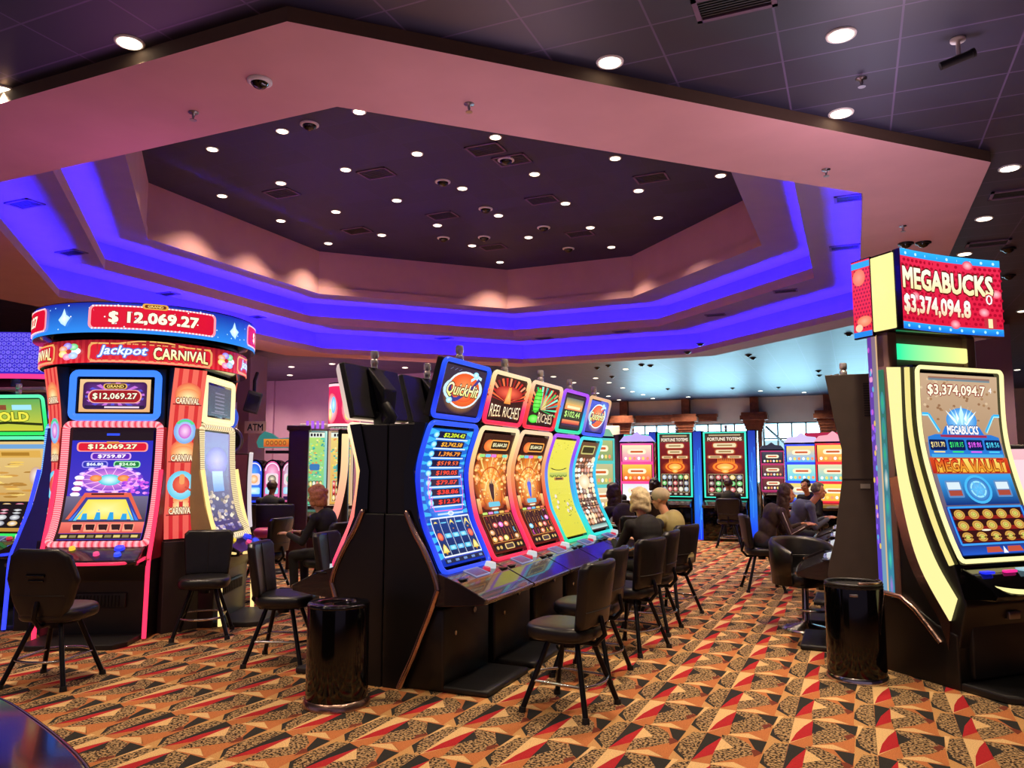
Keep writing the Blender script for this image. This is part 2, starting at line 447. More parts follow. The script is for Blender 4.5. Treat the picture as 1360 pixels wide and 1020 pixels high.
def tile_material(name, tile, line, ox, oy, sx, sy, rough=.5, lw=.018):
    m = bpy.data.materials.new(name); m.use_nodes = True; MATS[name] = m; nt = m.node_tree; b = nt.nodes['Principled BSDF']
    tc = nt.nodes.new('ShaderNodeTexCoord'); sp = nt.nodes.new('ShaderNodeSeparateXYZ'); nt.links.new(tc.outputs['Object'], sp.inputs[0])
    def M_(op, a, bb=None):
        n = nt.nodes.new('ShaderNodeMath'); n.operation = op
        for i, q in enumerate((a, bb)):
            if q is None: continue
            if isinstance(q, (int, float)): n.inputs[i].default_value = q
            else: nt.links.new(q, n.inputs[i])
        return n.outputs[0]
    def ax(o, off, s): return M_('LESS_THAN', M_('ABSOLUTE', M_('SUBTRACT', M_('FRACT', M_('DIVIDE', M_('SUBTRACT', o, off-s/2), s)), .5)), lw/2/s)
    fx = ax(sp.outputs[0], ox, sx); fy = ax(sp.outputs[1], oy, sy); g = M_('MAXIMUM', fx, fy)
    # every tile is a slightly different shade
    cb = nt.nodes.new('ShaderNodeCombineXYZ')
    nt.links.new(M_('FLOOR', M_('DIVIDE', M_('SUBTRACT', sp.outputs[0], ox), sx)), cb.inputs[0]); nt.links.new(M_('FLOOR', M_('DIVIDE', M_('SUBTRACT', sp.outputs[1], oy), sy)), cb.inputs[1])
    wn = nt.nodes.new('ShaderNodeTexWhiteNoise'); wn.noise_dimensions = '2D'; nt.links.new(cb.outputs[0], wn.inputs['Vector'])
    rp = nt.nodes.new('ShaderNodeValToRGB'); c = hx(tile); rp.color_ramp.elements[0].color = (*[x*.75 for x in c], 1); rp.color_ramp.elements[1].color = (*[x*1.25 for x in c], 1)
    nt.links.new(wn.outputs['Value'], rp.inputs['Fac'])
    mx = nt.nodes.new('ShaderNodeMix'); mx.data_type = 'RGBA'; nt.links.new(g, mx.inputs['Factor']); nt.links.new(rp.outputs['Color'], mx.inputs['A']); mx.inputs['B'].default_value = (*hx(line), 1)
    nt.links.new(mx.outputs['Result'], b.inputs['Base Color']); b.inputs['Roughness'].default_value = rough
    return m
tile_material('ceiling_tile', '#24243a', '#54486a', .141*3.63, 1.945*3.63, .2615*3.63, .145*3.63, .42)
tile_material('coffer_tile', '#1e1a3a', '#262044', .3, .2, 1.0, .6, .6)
def make_ceiling():
    mb = MB(); X0, X1, Y0, Y1 = -32, 16, -6, 42.6; o = O0; z = H0
    P = lambda p: (p[0], p[1], z)
    bl, br, tr, tl = (X0, Y0), (X1, Y0), (X1, Y1), (X0, Y1)
    for q in ([bl, br, o[1], o[0]], [br, o[2], o[1]], [br, tr, o[3], o[2]], [tr, o[4], o[3]], [tr, tl, o[5], o[4]], [tl, o[6], o[5]], [tl, bl, o[7], o[6]], [bl, o[0], o[7]]):
        mb.add([P(p) for p in q], [tuple(range(len(q)))[::-1]])
    struct(mb.build('ceiling', 'ceiling_tile'))
    # soffit ring: outer fascia, bottom, inner fascia, ledge of the light trough
    s = MB(); W1 = octo(*grow(B1, .42)); ringface(s, O0, O0, H0+.3, 1, zb=H1); ringface(s, O0, O1, H1, 0)
    ringface(s, O1, O1, H1, 0, zb=H1+.17); I1 = octo(*grow(B1, .05)); ringface(s, O1, I1, H1+.17, 0, zb=H1+.17); ringface(s, I1, I1, H1+.17, 0, zb=H1+.04); ringface(s, I1, W1, H1+.04, 0)
    ringface(s, W1, W1, H1+.04, 2, zb=H2)
    so = struct(s.build('ceiling_soffit', ['paint', 'soffit_edge', 'cove_paint']))
    c = MB(); o2 = octo(*B2); W2 = octo(*grow(B2, .42)); I2 = octo(*grow(B2, .05))
    ringface(c, W1, o2, H2, 1); ringface(c, o2, o2, H2, zb=H2+.24); ringface(c, o2, I2, H2+.24); ringface(c, I2, I2, H2+.24, zb=H2+.06); ringface(c, I2, W2, H2+.06); ringface(c, W2, W2, H2+.06, 1, zb=H3)
    struct(c.build('ceiling_cove_lower', ['paint', 'cove_paint']))
    d = MB(); o3 = octo(*B3); W3 = octo(*grow(B3, .035))
    ringface(d, W2, o3, H3, 1); ringface(d, o3, o3, H3, zb=H3+.21); ringface(d, o3, W3, H3+.21); ringface(d, W3, W3, H3+.21, zb=H4)
    struct(d.build('ceiling_cove_upper', ['paint', 'cove_paint']))
    t = MB(); t.add([(x, y, H4) for x, y in W3], [tuple(range(8))[::-1]]); struct(t.build('ceiling_coffer_top', 'coffer_tile'))
    # blue light strips lying in the two troughs
    for nm, B, z, k in (('lower', B1, H1+.05, P_BLUE), ('upper', B2, H2+.07, P_BLUE)):
        l = MB(); a = octo(*grow(B, .13)); b = octo(*grow(B, .19)); blue = (k*.022, k*.01, k)
        ringface(l, a, b, z, flip=False)
        l.c = [[blue]*4 for _ in l.f]
        ob = l.build('blue_light_strip', ['light_tube'])
        tag(ob, 'blue light strip hidden in the %s trough of the octagonal coffer' % nm, 'light strip')
mat('paint', '#b08a80')
mat('cove_paint', '#8a7892', .8, noise=.04, scale=2, bump=.02)
mat('soffit_edge', '#5d4a3c', .8, noise=.05)
make_ceiling()
mat('window_frame', '#7f95a0', .5)
# far wall with timber columns, beam and tall windows
YF = 42.3
def box_struct(name, m, *bx):
    mb = MB()
    for b in bx: mb.box(*b)
    return struct(mb.build(name, m))
box_struct('wall_far', 'plaster', (-16.5, YF, 3.95, 16, YF+.2, H0), (-16.5, YF, 0, 16, YF+.2, .75), (-16.5, YF, .75, -12.0, YF+.2, 3.95), (2.6, YF, .75, 16, YF+.2, 3.95))
box_struct('trim_1', 'wood', (-16.4, YF-.28, 4.06, -6.6, YF-.02, 4.30), (-16.4, YF-.34, 4.30, -6.55, YF-.02, 4.46))
for i, x in enumerate((-11.65, -8.22, -4.66, -1.1, 2.4)):
    mb = MB(); y1 = YF-.02
    mb.box(x-.21, YF-.40, 4.46, x+.21, y1, H0); mb.box(x-.36, YF-.52, 0, x+.36, y1, 3.45); mb.box(x-.46, YF-.72, 0, x+.46, y1, .3)
    for k in range(4): mb.box(x-.40-.045*k, YF-.56-.04*k, 3.45+.15*k, x+.40+.045*k, y1, 3.61+.15*k)
    mb.box(x-.68, YF-.8, 4.06, x+.68, y1, 4.30); mb.box(x-.62, YF-.75, 4.30, x+.62, y1, 4.46)
    struct(mb.build('column_%d' % (i+1), 'wood'))
cols_x = [-12.0, -11.2, -8.6, -7.8, -5.05, -4.25, -1.5, -.7, 2.0]
n = 0
for xa, xb in ((-11.2, -8.6), (-7.8, -5.05), (-4.25, -1.5), (-.7, 2.0)):
    n += 1; w = MB(); y = YF+.02
    for t in range(5):
        x = xa+(xb-xa)*t/4; w.box(x-.04, y, .75, x+.04, y+.08, 3.95)
    for z in (.78, 1.45, 2.3, 3.1, 3.92): w.box(xa, y, z-.04, xb, y+.08, z+.04)
    if n == 3:
        a, b = Vector((xa+.1, y-.05, 3.75)), Vector((xb-.5, y-.05, 1.6)); w.cyl(a, b, .07, n=4)
    fr = struct(w.build('window_%d' % n, 'window_frame'))
    g = MB(); g.box(xa, y+.03, .75, xb, y+.045, 3.95); g.build('pane', 'window_glass', fr)
# bright overcast sky and pale ground outside the windows
m = bpy.data.materials.new('daylight_sky'); m.use_nodes = True; MATS['daylight_sky'] = m; nt = m.node_tree; nt.nodes.clear()
e = nt.nodes.new('ShaderNodeEmission'); out = nt.nodes.new('ShaderNodeOutputMaterial'); nz = nt.nodes.new('ShaderNodeTexNoise'); nz.inputs['Scale'].default_value = .25
rp = nt.nodes.new('ShaderNodeValToRGB'); rp.color_ramp.elements[0].color = (*hx('#a0d8ec'), 1); rp.color_ramp.elements[1].color = (*hx('#e0f8ff'), 1)
tc = nt.nodes.new('ShaderNodeTexCoord'); nt.links.new(tc.outputs['Object'], nz.inputs['Vector']); nt.links.new(nz.outputs['Fac'], rp.inputs['Fac']); nt.links.new(rp.outputs['Color'], e.inputs['Color'])
e.inputs['Strength'].default_value = 1.05; nt.links.new(e.outputs[0], out.inputs['Surface'])
mb = MB(); mb.add([(-22, 47, -.2), (10, 47, -.2), (10, 47, 9), (-22, 47, 9)], [(0, 1, 2, 3)]); o = mb.build('sky_backdrop', 'daylight_sky'); struct(o)
# left back wall, left wall, right wall
box_struct('wall_back_left', 'wall_paint', (-22.4, 26.0, 0, -13.6, 26.2, H0)); box_struct('wall_back_corner', 'wall_paint', (-32, 25.9, 0, -22.4, 26.1, H0))
box_struct('wall_left', 'wall_paint', (-32, -6, 0, -31.8, 25.9, H0)); box_struct('wall_right', 'wall_paint', (15.8, -6, 0, 16, YF, H0))
box_struct('wall_back_side', 'wall_paint', (-13.8, 26.2, 0, -13.6, YF, H0))
# two tall square pillars under the octagon's corners
def pillar(i, x, y, w, rz, ma, h=H1):
    mb = MB(); mb.box(-w/2, -w/2, 0, w/2, w/2, h); mb.box(-w/2-.02, -w/2-.02, 0, w/2+.02, w/2+.02, .15)
    o = mb.build('pillar_%d' % i, ma, None, (x, y, 0), rz); return struct(o)
pillar(1, -17.55, 18.95, .95, R(10), 'wall_paint'); pillar(2, 3.35, 23.4, .8, R(5), 'wall_paint', H0); pillar(3, -19.0, 9.5, 1.2, R(20), 'wall_paint', H0)
# ================================================================== STOOLS, CANS
def make_stool(label, loc, rz, hexback=False, group=None, seat_z=.58, sc=1.0):
    t = thing('casino_stool', label, 'stool', loc, rz, group)
    zs = seat_z
    MB().slab(superell(.48, .50, 3.2, 36, 0, -.035), .10, .04, lambda x, y, z: (x, y, z+zs-.05-.10*x*x)).build('seat', 'dark_vinyl', t)
    # curved backrest, leaning back; local back is +Y
    if hexback: ol = [(-.165, -.27), (.165, -.27), (.225, -.18), (.285, .02), (.235, .21), (.155, .262), (-.155, .262), (-.235, .21), (-.285, .02), (-.225, -.18)]
    else: ol = [(-.205, -.22), (.205, -.22), (.235, .12), (.235, .2), (.2, .235), (-.2, .235), (-.235, .2), (-.235, .12)]
    o2 = []
    for i in range(len(ol)):
        a, b = ol[i], ol[(i+1) % len(ol)]
        for k in range(5): o2.append((a[0]+(b[0]-a[0])*k/5, a[1]+(b[1]-a[1])*k/5))
    zc = zs+.20
    def warp(x, y, z):   # x across, y up, z thickness
        return (x, .22+.14*y-.62*x*x-.06*(y if y > 0 else 0)*0+z*-1, zc+y*.97)
    bk = MB().slab(o2, .075, .03, warp).build('backrest', 'dark_vinyl', t)
    sm = MB(); sm.tube([warp(0.0, -.2+.42*k/8, .040) for k in range(9)], .004, 6); sm.tube([warp(-.2+.4*k/8, -.1, -.040) for k in range(9)], .004, 6); sm.build('seam', 'black_plastic', bk)
    if hexback:
        h = MB(); h.tube([warp(-.07+.14*k/6, .06, -.045) for k in range(7)], .012, 8); h.tube([warp(-.06+.12*k/6, .02, -.043) for k in range(7)], .008, 8); h.build('handle_slot', 'black_gloss', bk)
    sp = MB(); sp.lathe([(.17, zs-.125), (.17, zs-.10)], 20); sp.lathe([(.05, zs-.17), (.05, zs-.12)], 14); sp.tube([(0, .1, zs-.13), (0, .2, zs-.13), (0, .265, zs-.06), (0, .235, zs+.06)], .018, 8); sp.build('swivel_plate', 'dark_metal', t)
    legs = []
    for sx in (-1, 1):
        for sy in (-1, 1):
            a = Vector((.11*sx, .11*sy, zs-.12)); b = Vector((.25*sx, .24*sy, .012)); legs.append((a, b))
            lg = MB().tube([a, a.lerp(b, .5), b], .019, 10).build('leg', 'dark_metal', t)
            MB().cyl((b.x, b.y, 0), (b.x*.99, b.y*.99, .035), .027, .024, 12).build('foot_cap', 'black_plastic', lg)
    q = lambda sx, sy, z: Vector((.11*sx, .11*sy, zs-.12)).lerp(Vector((.25*sx, .24*sy, .012)), (zs-.12-z)/(zs-.132))
    fr = MB()
    for (a, b, bulge) in (((-1, -1), (1, -1), (0, -.10)), ((1, -1), (1, 1), (0, 0)), ((1, 1), (-1, 1), (0, .06)), ((-1, 1), (-1, -1), (0, 0))):
        p, s_ = q(*a, .2), q(*b, .2); pts = []
        for k in range(9):
            f = k/8; m_ = p.lerp(s_, f); w = 4*f*(1-f); pts.append((m_.x+bulge[0]*w, m_.y+bulge[1]*w, .2))
        fr.tube(pts, .011, 8)
    fr.build('foot_ring', 'chrome', t)
    return t
G1 = 'stools along the middle bank'
Wd = face(-1, 0)
make_stool('nearest black stool at the middle bank, its whole splayed frame in view', (-1.86, 5.24, 0), Wd-.14, False, G1)
make_stool('second black stool along the middle bank, half behind the nearest one', (-2.0, 6.15, 0), Wd-.05, False, G1)
make_stool('third black stool along the middle bank, with chrome foot ring in the aisle', (-1.93, 7.12, 0), Wd-.3, False, G1)
make_stool('fourth black stool along the middle bank, holding the white-haired woman', (-1.96, 8.0, 0), Wd-.05, False, G1)
make_stool('fifth black stool along the middle bank, holding the man in the cap', (-1.96, 8.95, 0), Wd-.35, False, G1)
make_stool('black hexagonal-back stool with handle slot, in front of the red carnival machine', (-5.74, 4.25, 0), face(-.55, .84)-.25, True)
make_stool('black stool with red glow turned away beside the carnival sign tower', (-5.94, 5.96, 0), face(.62, -.78), False)
make_stool('nearest black stool on the left side of the middle bank, beside the bin', (-4.54, 5.46, 0), face(.93, .36), False)
make_stool('second black stool on the left side of the middle bank, behind its dark gable', (-4.62, 6.46, 0), face(1, .15), False)
make_stool('black stool under the red-haired woman in the dark jacket', tuple(atd(441, 9.6)), face(-1, .1), False)
make_stool('empty black stool seen in profile behind the carnival tower', tuple(atd(357, 10.6)), face(-1, -.1), False)
make_stool('dark empty stool facing the small arched machines', tuple(atd(331, 15.0)), face(-.2, 1), False)
make_stool('black stool under the man at the tall blue machine', tuple(atd(966, 16.9)), face(-.1, 1), False)
make_stool('black stool under the long-haired woman in the striped jacket', tuple(atd(1008, 11.2)), face(.95, .3), False)

def bucket_chair():
    t = thing('bucket_chair', 'low charcoal bucket chair on a chrome disc pedestal behind the right bin', 'chair', tuple(atz(1071, 836, 0)), face(.72, -.69))
    zs = .55
    MB().slab(superell(.56, .52, 3.5, 36), .15, .06, lambda x, y, z: (x, y, z+zs-.03)).build('seat', 'dark_vinyl', t)
    n = 28; vs = []; rows = [(0.0, .30), (.12, .315), (.26, .325), (.36, .33)]
    mb = MB()
    def shell(r_add, z0, z1, top):
        out = []
        for i in range(n+1):
            a = R(-28+236*i/n); f = abs(i/n-.5)*2; h = top-.13*f**3
            out.append((a, h))
        return out
    th = .075
    for i in range(n+1):
        a = R(-28+236*i/n); f = abs(i/n-.5)*2; top = .92-.12*f**3
        for (rr, zz) in ((.27, .50), (.27+.02, .7), (.285, top-.04), (.305, top), (.33, top), (.352, top-.04), (.345, .7), (.33, .46)):
            vs.append((rr*cos(a), rr*sin(a)*.92, zz))
    fs = [(i*8+k, (i+1)*8+k, (i+1)*8+(k+1) % 8, i*8+(k+1) % 8) for i in range(n) for k in range(8)]
    mb.add(vs, fs, 0, None, True); mb.add(vs[:8], [tuple(range(8))]); mb.add(vs[-8:], [tuple(range(8))[::-1]])
    bk = mb.build('backrest', 'dark_vinyl', t)
    sm = MB(); sm.tube([(.272*cos(R(10+160*k/14)), .272*sin(R(10+160*k/14))*.92, .72) for k in range(15)], .006, 6); sm.build('seam', 'black_plastic', bk)
    MB().lathe([(.24, .0), (.24, .012), (.2, .03), (.06, .06), (.035, .1), (.035, .46)], 28).build('pedestal', 'chrome', t)
    MB().tube([(.16*cos(R(a)), -.05+.22*sin(R(a))*-1, .22) for a in range(0, 190, 12)], .012, 8).tube([(0, -.0, .2), (0, -.27, .22)], .012).build('foot_ring', 'chrome', t)
bucket_chair()
def bins():
    t = thing('waste_bin', 'round gloss black waste bin with dished lid before the dark gable', 'bin', tuple(atz(447, 935, 0)))
    MB().lathe([(.215, .05), (.215, .675), (.213, .685)], 40).build('body', 'black_gloss', t)
    MB().lathe([(.235, 0), (.235, .02), (.222, .05), (.217, .055)], 40).build('base_ring', 'bronze_chrome', t)
    lid = MB(); lid.lathe([(.216, .675), (.219, .685), (.21, .70), (.13, .702), (.105, .675), (.10, .62)], 40); lid.build('lid', 'black_gloss', t)
    t = thing('waste_bin', 'oval black waste bin with chrome mesh top beside the right machine', 'bin', tuple(atz(1139, 901, 0)))
    MB().lathe([(.218, .04), (.218, .70), (.215, .715)], 40).build('body', 'black_gloss', t)
    MB().lathe([(.228, 0), (.228, .03), (.219, .045)], 40).build('base_ring', 'chrome', t)
    r = MB(); r.tube([(.205*cos(2*pi*k/32), .205*sin(2*pi*k/32), .735) for k in range(32)], .013, 8, closed=True); r.lathe([(.216, .70), (.218, .72)], 32)
    rr = r.build('rim', 'black_plastic', t)
    MB().tube([(.2*cos(R(a)), .2*sin(R(a)), .752) for a in range(-80, 40, 10)], .012, 8).build('bag_edge', 'bronze_chrome', rr)
    g = MB()
    for j in range(5):
        for i in range(30):
            a = 2*pi*(i+.5*(j % 2))/30; q = .20-.018*j; g.ell((q*cos(a), q*sin(a), .728-.03*j), .009, .009, .009, 6, 4)
    g.lathe([(.2, .71), (.11, .58), (.02, .57)], 30, 1)
    g.build('mesh_insert', ['chrome', 'black_plastic'], t)
    MB().box(-.03, -.222, .655, .03, -.214, .675, 0, .003).build('handle', 'steel', t)
bins()
def corner_table():
    # glossy dark console whose rounded corner cuts into the near left of the view
    t = thing('gaming_console', 'glossy dark console corner with blue reflection at the near left', 'console', (-3.15, 1.45, 0), 0)
    ol = []
    q = [atz(-60, 905, .75), atz(0, 926, .75), atz(40, 950, .75), atz(85, 985, .75), atz(118, 1022, .75), atz(135, 1075, .75)]
    pts = catmull([(p.x+3.15, p.y-1.45, 0) for p in q], 5); ol = [(p.x, p.y) for p in pts]
    ol = ol+[(.75, -.5), (-1.6, -.5), (-1.6, .72)]
    MB().prism(ol, lambda p, q_, a: (p, q_, a), .70, .75, 0, .012).build('top', 'black_gloss', t)
    cx = sum(p[0] for p in ol)/len(ol); cy = sum(p[1] for p in ol)/len(ol)
    MB().prism([(cx+(p[0]-cx)*.85, cy+(p[1]-cy)*.8) for p in ol], lambda p, q_, a: (p, q_, a), 0, .70, 0).build('cabinet', 'black_satin', t)
    MB().tube([(p.x, p.y, .735) for p in pts], .014, 8).build('edge_trim', 'black_gloss', t)
corner_table()
# ================================================================== SLOT MACHINES
rnd = random.Random(3)
def candle(parent, x, d, z, s=1.0):
    c = MB(); c.lathe([(.028*s, 0), (.028*s, .03), (.034*s, .035), (.034*s, .07), (.026*s, .075), (.026*s, .085), (.034*s, .09), (.034*s, .14), (.03*s, .15)], 16, X=Matrix.Translation((x, -d, z)))
    o = c.build('signal_light', 'candle_plastic', parent)
    return o
mat('candle_plastic', '#e8e2e0', .2, .55, noise=.05, coat=.5)
def symbol_grid(p, u0, v0, u1, v1, nc, nr, cols, bg='#2a0d10', frame='#e8c48a', letters=None, fr=.006, r=.8):
    p.rect(u0, v0, u1, v1, bg)
    du, dv = (u1-u0)/nc, (v1-v0)/nr
    for k in range(1, nc): p.line([(u0+du*k, v0), (u0+du*k, v1)], fr*.6, frame, hold=k > 1)
    p.nx(); o0 = p.off
    for j in range(nr):
        for i in range(nc):
            c = rnd.choice(cols); u, v = u0+du*(i+.5), v0+dv*(j+.5); p.off = o0
            if letters and rnd.random() < .7:
                p.text(rnd.choice(letters), u, v, None, dv*.75, c, .06)
            else:
                p.oval(u, v, du*.5*r, dv*.5*r, c, mixc(hx(c), (1, 1, 1), .55), 12, hold=True)
                p.off = o0+.0003; p.oval(u-du*.08, v+dv*.06, du*.13, dv*.13, '#fff6d8', n=8, hold=True)
    p.off = o0+.001
    p.frame(u0, v0, u1, v1, fr, frame)
# ---- pictures
def pic_ladder(p):   # blue ladder of prizes over bell reels
    p.rect(0, 0, 1, 1, '#0a2fb0', '#1470d8')
    for k in range(16):
        a = .05+.06*k
        p.poly([(0, a), (.22, a+.03), (0, a+.05)], '#39b4ff', hold=k > 0); p.poly([(1, a), (.8, a+.03), (1, a+.05)], '#39b4ff', hold=True)
    p.oval(.5, .55, .45, .3, '#1466d8', '#38a8ff')
    vals = ['$2,204.42', '$2,742.58', '1,396.79', '$519.53', '$190.05', '$79.87', '$38.86', '$12.54']
    cs = ['#d8f03a', '#ffb43c', '#ff9a3a', '#ff6a3c', '#ff4a38', '#ff4030', '#ff3a34', '#ff3834']
    for i, t in enumerate(vals):
        v = .955-.071*i; p.rect(.2, v-.022, .86, v+.026, '#10143c'); p.text(t, .57, v, .5, .034, cs[i], .03, '#3c1010', .05, shear=.15)
        p.line([(.16, v-.031), (.92, v-.031)], .011, '#d8ecff'); p.oval(.15, v, .06, .022, '#4fd2ff', '#e4fbff', 12)
    for i in range(3):
        p.line([(.2+.0*i, .64-.07*i), (.12, .56-.07*i)], .008, '#ff58c8')
    p.line([(.14, .66), (.12, .52), (.2, .395), (.85, .395), (.93, .52), (.9, .66)], .008, '#ff6ad0')
    p.rect(.25, .365, .85, .378, '#bcd8ff'); p.oval(.55, .372, .07, .018, '#f0f6ff', '#7fb4ff', 12)
    p.rect(.06, .06, .95, .345, '#0b2458', '#123a86'); 
    bell, red, cy = '#f4d24a', '#e24a30', '#39c0f0'
    grid = [[bell, cy, bell, cy, bell], [red, cy, cy, cy, red], [bell, cy, '#2aa8e8', cy, bell]]
    for j in range(3):
        for i in range(5):
            u, v = .15+.178*i, .295-.088*j; c = grid[j][i]
            if c == bell:
                p.poly([(u-.07, v-.03), (u-.035, v+.015), (u, v+.035), (u+.035, v+.015), (u+.07, v-.03)], c, hold=(i+j) > 0, c2='#fff0b0'); p.oval(u, v-.034, .02, .01, '#c88a20', n=8, hold=True)
            elif c == red: p.oval(u, v, .06, .03, c, '#ff9a70', 12)
            else: p.rrect(u-.07, v-.017, u+.07, v+.017, c, .3, hold=False, c2='#c8f4ff')
    for k in range(6): p.line([(.06+.178*k, .06), (.06+.178*k, .345)], .006, '#dfe8f8', hold=k > 0)
    p.frame(.06, .06, .95, .345, .012, '#e8eefc'); p.rect(.04, .012, .96, .045, '#1a2240'); 
    for k in range(5): p.rect(.08+.19*k, .02, .16+.19*k, .037, '#6f8fc8', hold=k > 0)
def pic_temple(p, fig='#2a1420', tone=0):
    p.rect(0, 0, 1, 1, '#5a1208', '#2a0a08'); p.oval(.5, .62, .5, .3, '#8a2408', '#ffb040', 28); p.oval(.5, .6, .38, .22, '#d06018', '#ffd070', 28)
    for k in range(9):
        a = R(20+140*k/8); p.line([(.5+.12*cos(a), .56+.05*sin(a)), (.5+.56*cos(a), .56+.26*sin(a))], .022, ['#ffd27a', '#e8781e'][k % 2], hold=False)
    for s_ in (-1, 1):
        for q in range(3): p.oval(.5+s_*.40, .80-.09*q, .07, .032, '#e87820', '#ffe6a0', 12)
        p.poly([(.5+s_*.46, .38), (.5+s_*.34, .46), (.5+s_*.3, .56), (.5+s_*.24, .4)], '#a83018', c2='#ff9a40')
        p.rect(.5+s_*.42-.05, .34, .5+s_*.42+.05, .46, '#c84a1a', '#ffcf8a')
    for k in range(3): p.ring(.5, .5, .20+.09*k, .12+.05*k, .02, ['#ffe0a0', '#f09030', '#c85018'][k], 20, 10, 170)
    for k in range(60):
        u, v = rnd.uniform(.06, .94), rnd.uniform(.43, .79)
        p.oval(u, v, rnd.uniform(.015, .05), rnd.uniform(.006, .016), rnd.choice(['#ffc85a', '#ff9a30', '#d8501a', '#ffe6a0', '#a83010']), '#ffd890', 7, hold=k > 0)
    p.oval(.5, .53, .10, .10, '#f0a040', '#fff0c0', 20)
    p.poly([(.46, .46), (.43, .56), (.47, .60), (.5, .62), (.53, .60), (.57, .56), (.54, .46), (.5, .42)], fig, c2='#4a2a30' if tone == 0 else '#6a7cf0')
    p.rect(.06, .83, .94, 1, '#2c0a0c'); p.oval(.27, .90, .14, .05, '#e8662a', '#ff9c50', 16); p.rrect(.30, .86, .88, .95, '#f0a048', .3); p.rrect(.34, .872, .84, .938, '#20140c', .2); p.text('$5,664.20', .59, .905, .42, .034, '#f4f0c0', .03)
    for k, c in enumerate(('#9adf7a', '#6cc8f0', '#e07ad8', '#f0b04a', '#7ae0c0')): p.rrect(.08+.17*k, .80, .235+.17*k, .825, c, .5, hold=k > 0)
    p.rrect(.33, .385, .67, .425, '#6cc4e0', .4); p.rect(.40, .36, .6, .375, '#f4e6c8')
    for k in range(5): p.rrect(.1+.165*k, .325, .24+.165*k, .345, ['#c0e070', '#e08ad0', '#70c0e0', '#f0c060', '#e07050'][k], .5, hold=k > 0)
    symbol_grid(p, .08, .085, .92, .315, 5, 4, ['#ffb02a', '#ff5ad0', '#ff7a20', '#6fd0ff', '#ffe04a', '#e2402a', '#d89030'], '#3a1016', '#d89a4a', 'JQAK', .005)
    p.rect(.04, .015, .96, .07, '#1c0c10'); p.rrect(.36, .018, .64, .068, '#e8c070', .4); p.rrect(.39, .026, .61, .06, '#4c3a3a', .4)
    for u in (.14, .24, .76, .86): p.oval(u, .043, .035, .015, '#d8b060', n=10, hold=u > .2)
def pic_yellow(p):
    p.rect(0, 0, 1, 1, '#d8cf3a', '#e6de55')
    for k in range(70):
        u, v = rnd.uniform(.05, .95), rnd.uniform(.03, .97); p.oval(u, v, .02, .006, rnd.choice(['#c0b82a', '#f2ec80', '#a8b040']), n=7, hold=k > 0)
    p.ring(.5, .74, .46, .06, .06, '#2e2a10', 24, 185, 355); p.rect(.1, .615, .9, .66, '#9ab03a', '#c8cc60')
    for k in range(4): p.ring(.22+.19*k, .66, .10, .05, .02, '#4a5a1c', 12, 190, 350, hold=k > 0)
    p.rrect(.3, .58, .72, .61, '#c07a30', .4); p.rrect(.36, .587, .66, .603, '#3a2810', .4)
    for s_ in ((.25, .42), (.3, .36), (.22, .31), (.7, .33), (.62, .26), (.78, .28)): p.oval(*s_, .05, .022, '#d8c8b8', '#f4eee0', 9); p.oval(s_[0]+.02, s_[1]-.02, .02, .008, '#8a7a40', n=7)
    for k in range(24):
        u, v = rnd.uniform(.55, .9), rnd.uniform(.2, .4); p.oval(u, v, .02, .006, '#8f8a30', n=6, hold=k > 0)
def pic_mosaic(p, cols=('#e8a050', '#f4d8a8', '#a8502a', '#ffe0b0', '#c87838', '#7a3a22', '#f0f0e0', '#d06030')):
    p.rect(0, 0, 1, 1, '#3a2018', '#6a4830'); p.rrect(.15, .86, .85, .96, '#c8c070', .2); p.rrect(.2, .875, .8, .945, '#38341c', .2)
    for j in range(13):
        for i in range(6):
            u, v = .09+.165*i+rnd.uniform(-.02, .02), .1+.058*j; c = rnd.choice(cols)
            p.oval(u, v, rnd.uniform(.06, .12), rnd.uniform(.02, .042), c, mixc(hx(c), (1, .95, .8), .5), rnd.choice([4, 5, 7, 9]), hold=(i+j) > 0)
    p.oval(.5, .55, .28, .08, '#f4c890', '#fff4dc', 20); p.rect(.05, .015, .95, .06, '#c8e0d8', '#608880')
def pic_pink(p):
    p.rect(0, 0, 1, 1, '#c83a6a', '#ffd27a'); p.oval(.5, .62, .45, .25, '#ff8a60', '#fff0b0')
    symbol_grid(p, .08, .08, .92, .4, 5, 3, ['#ffd84a', '#ff6a9a', '#6ae0ff', '#ffffff', '#a0f070'], '#501030', '#ffd0e0')
    p.rrect(.1, .86, .9, .95, '#e02a50', .4)
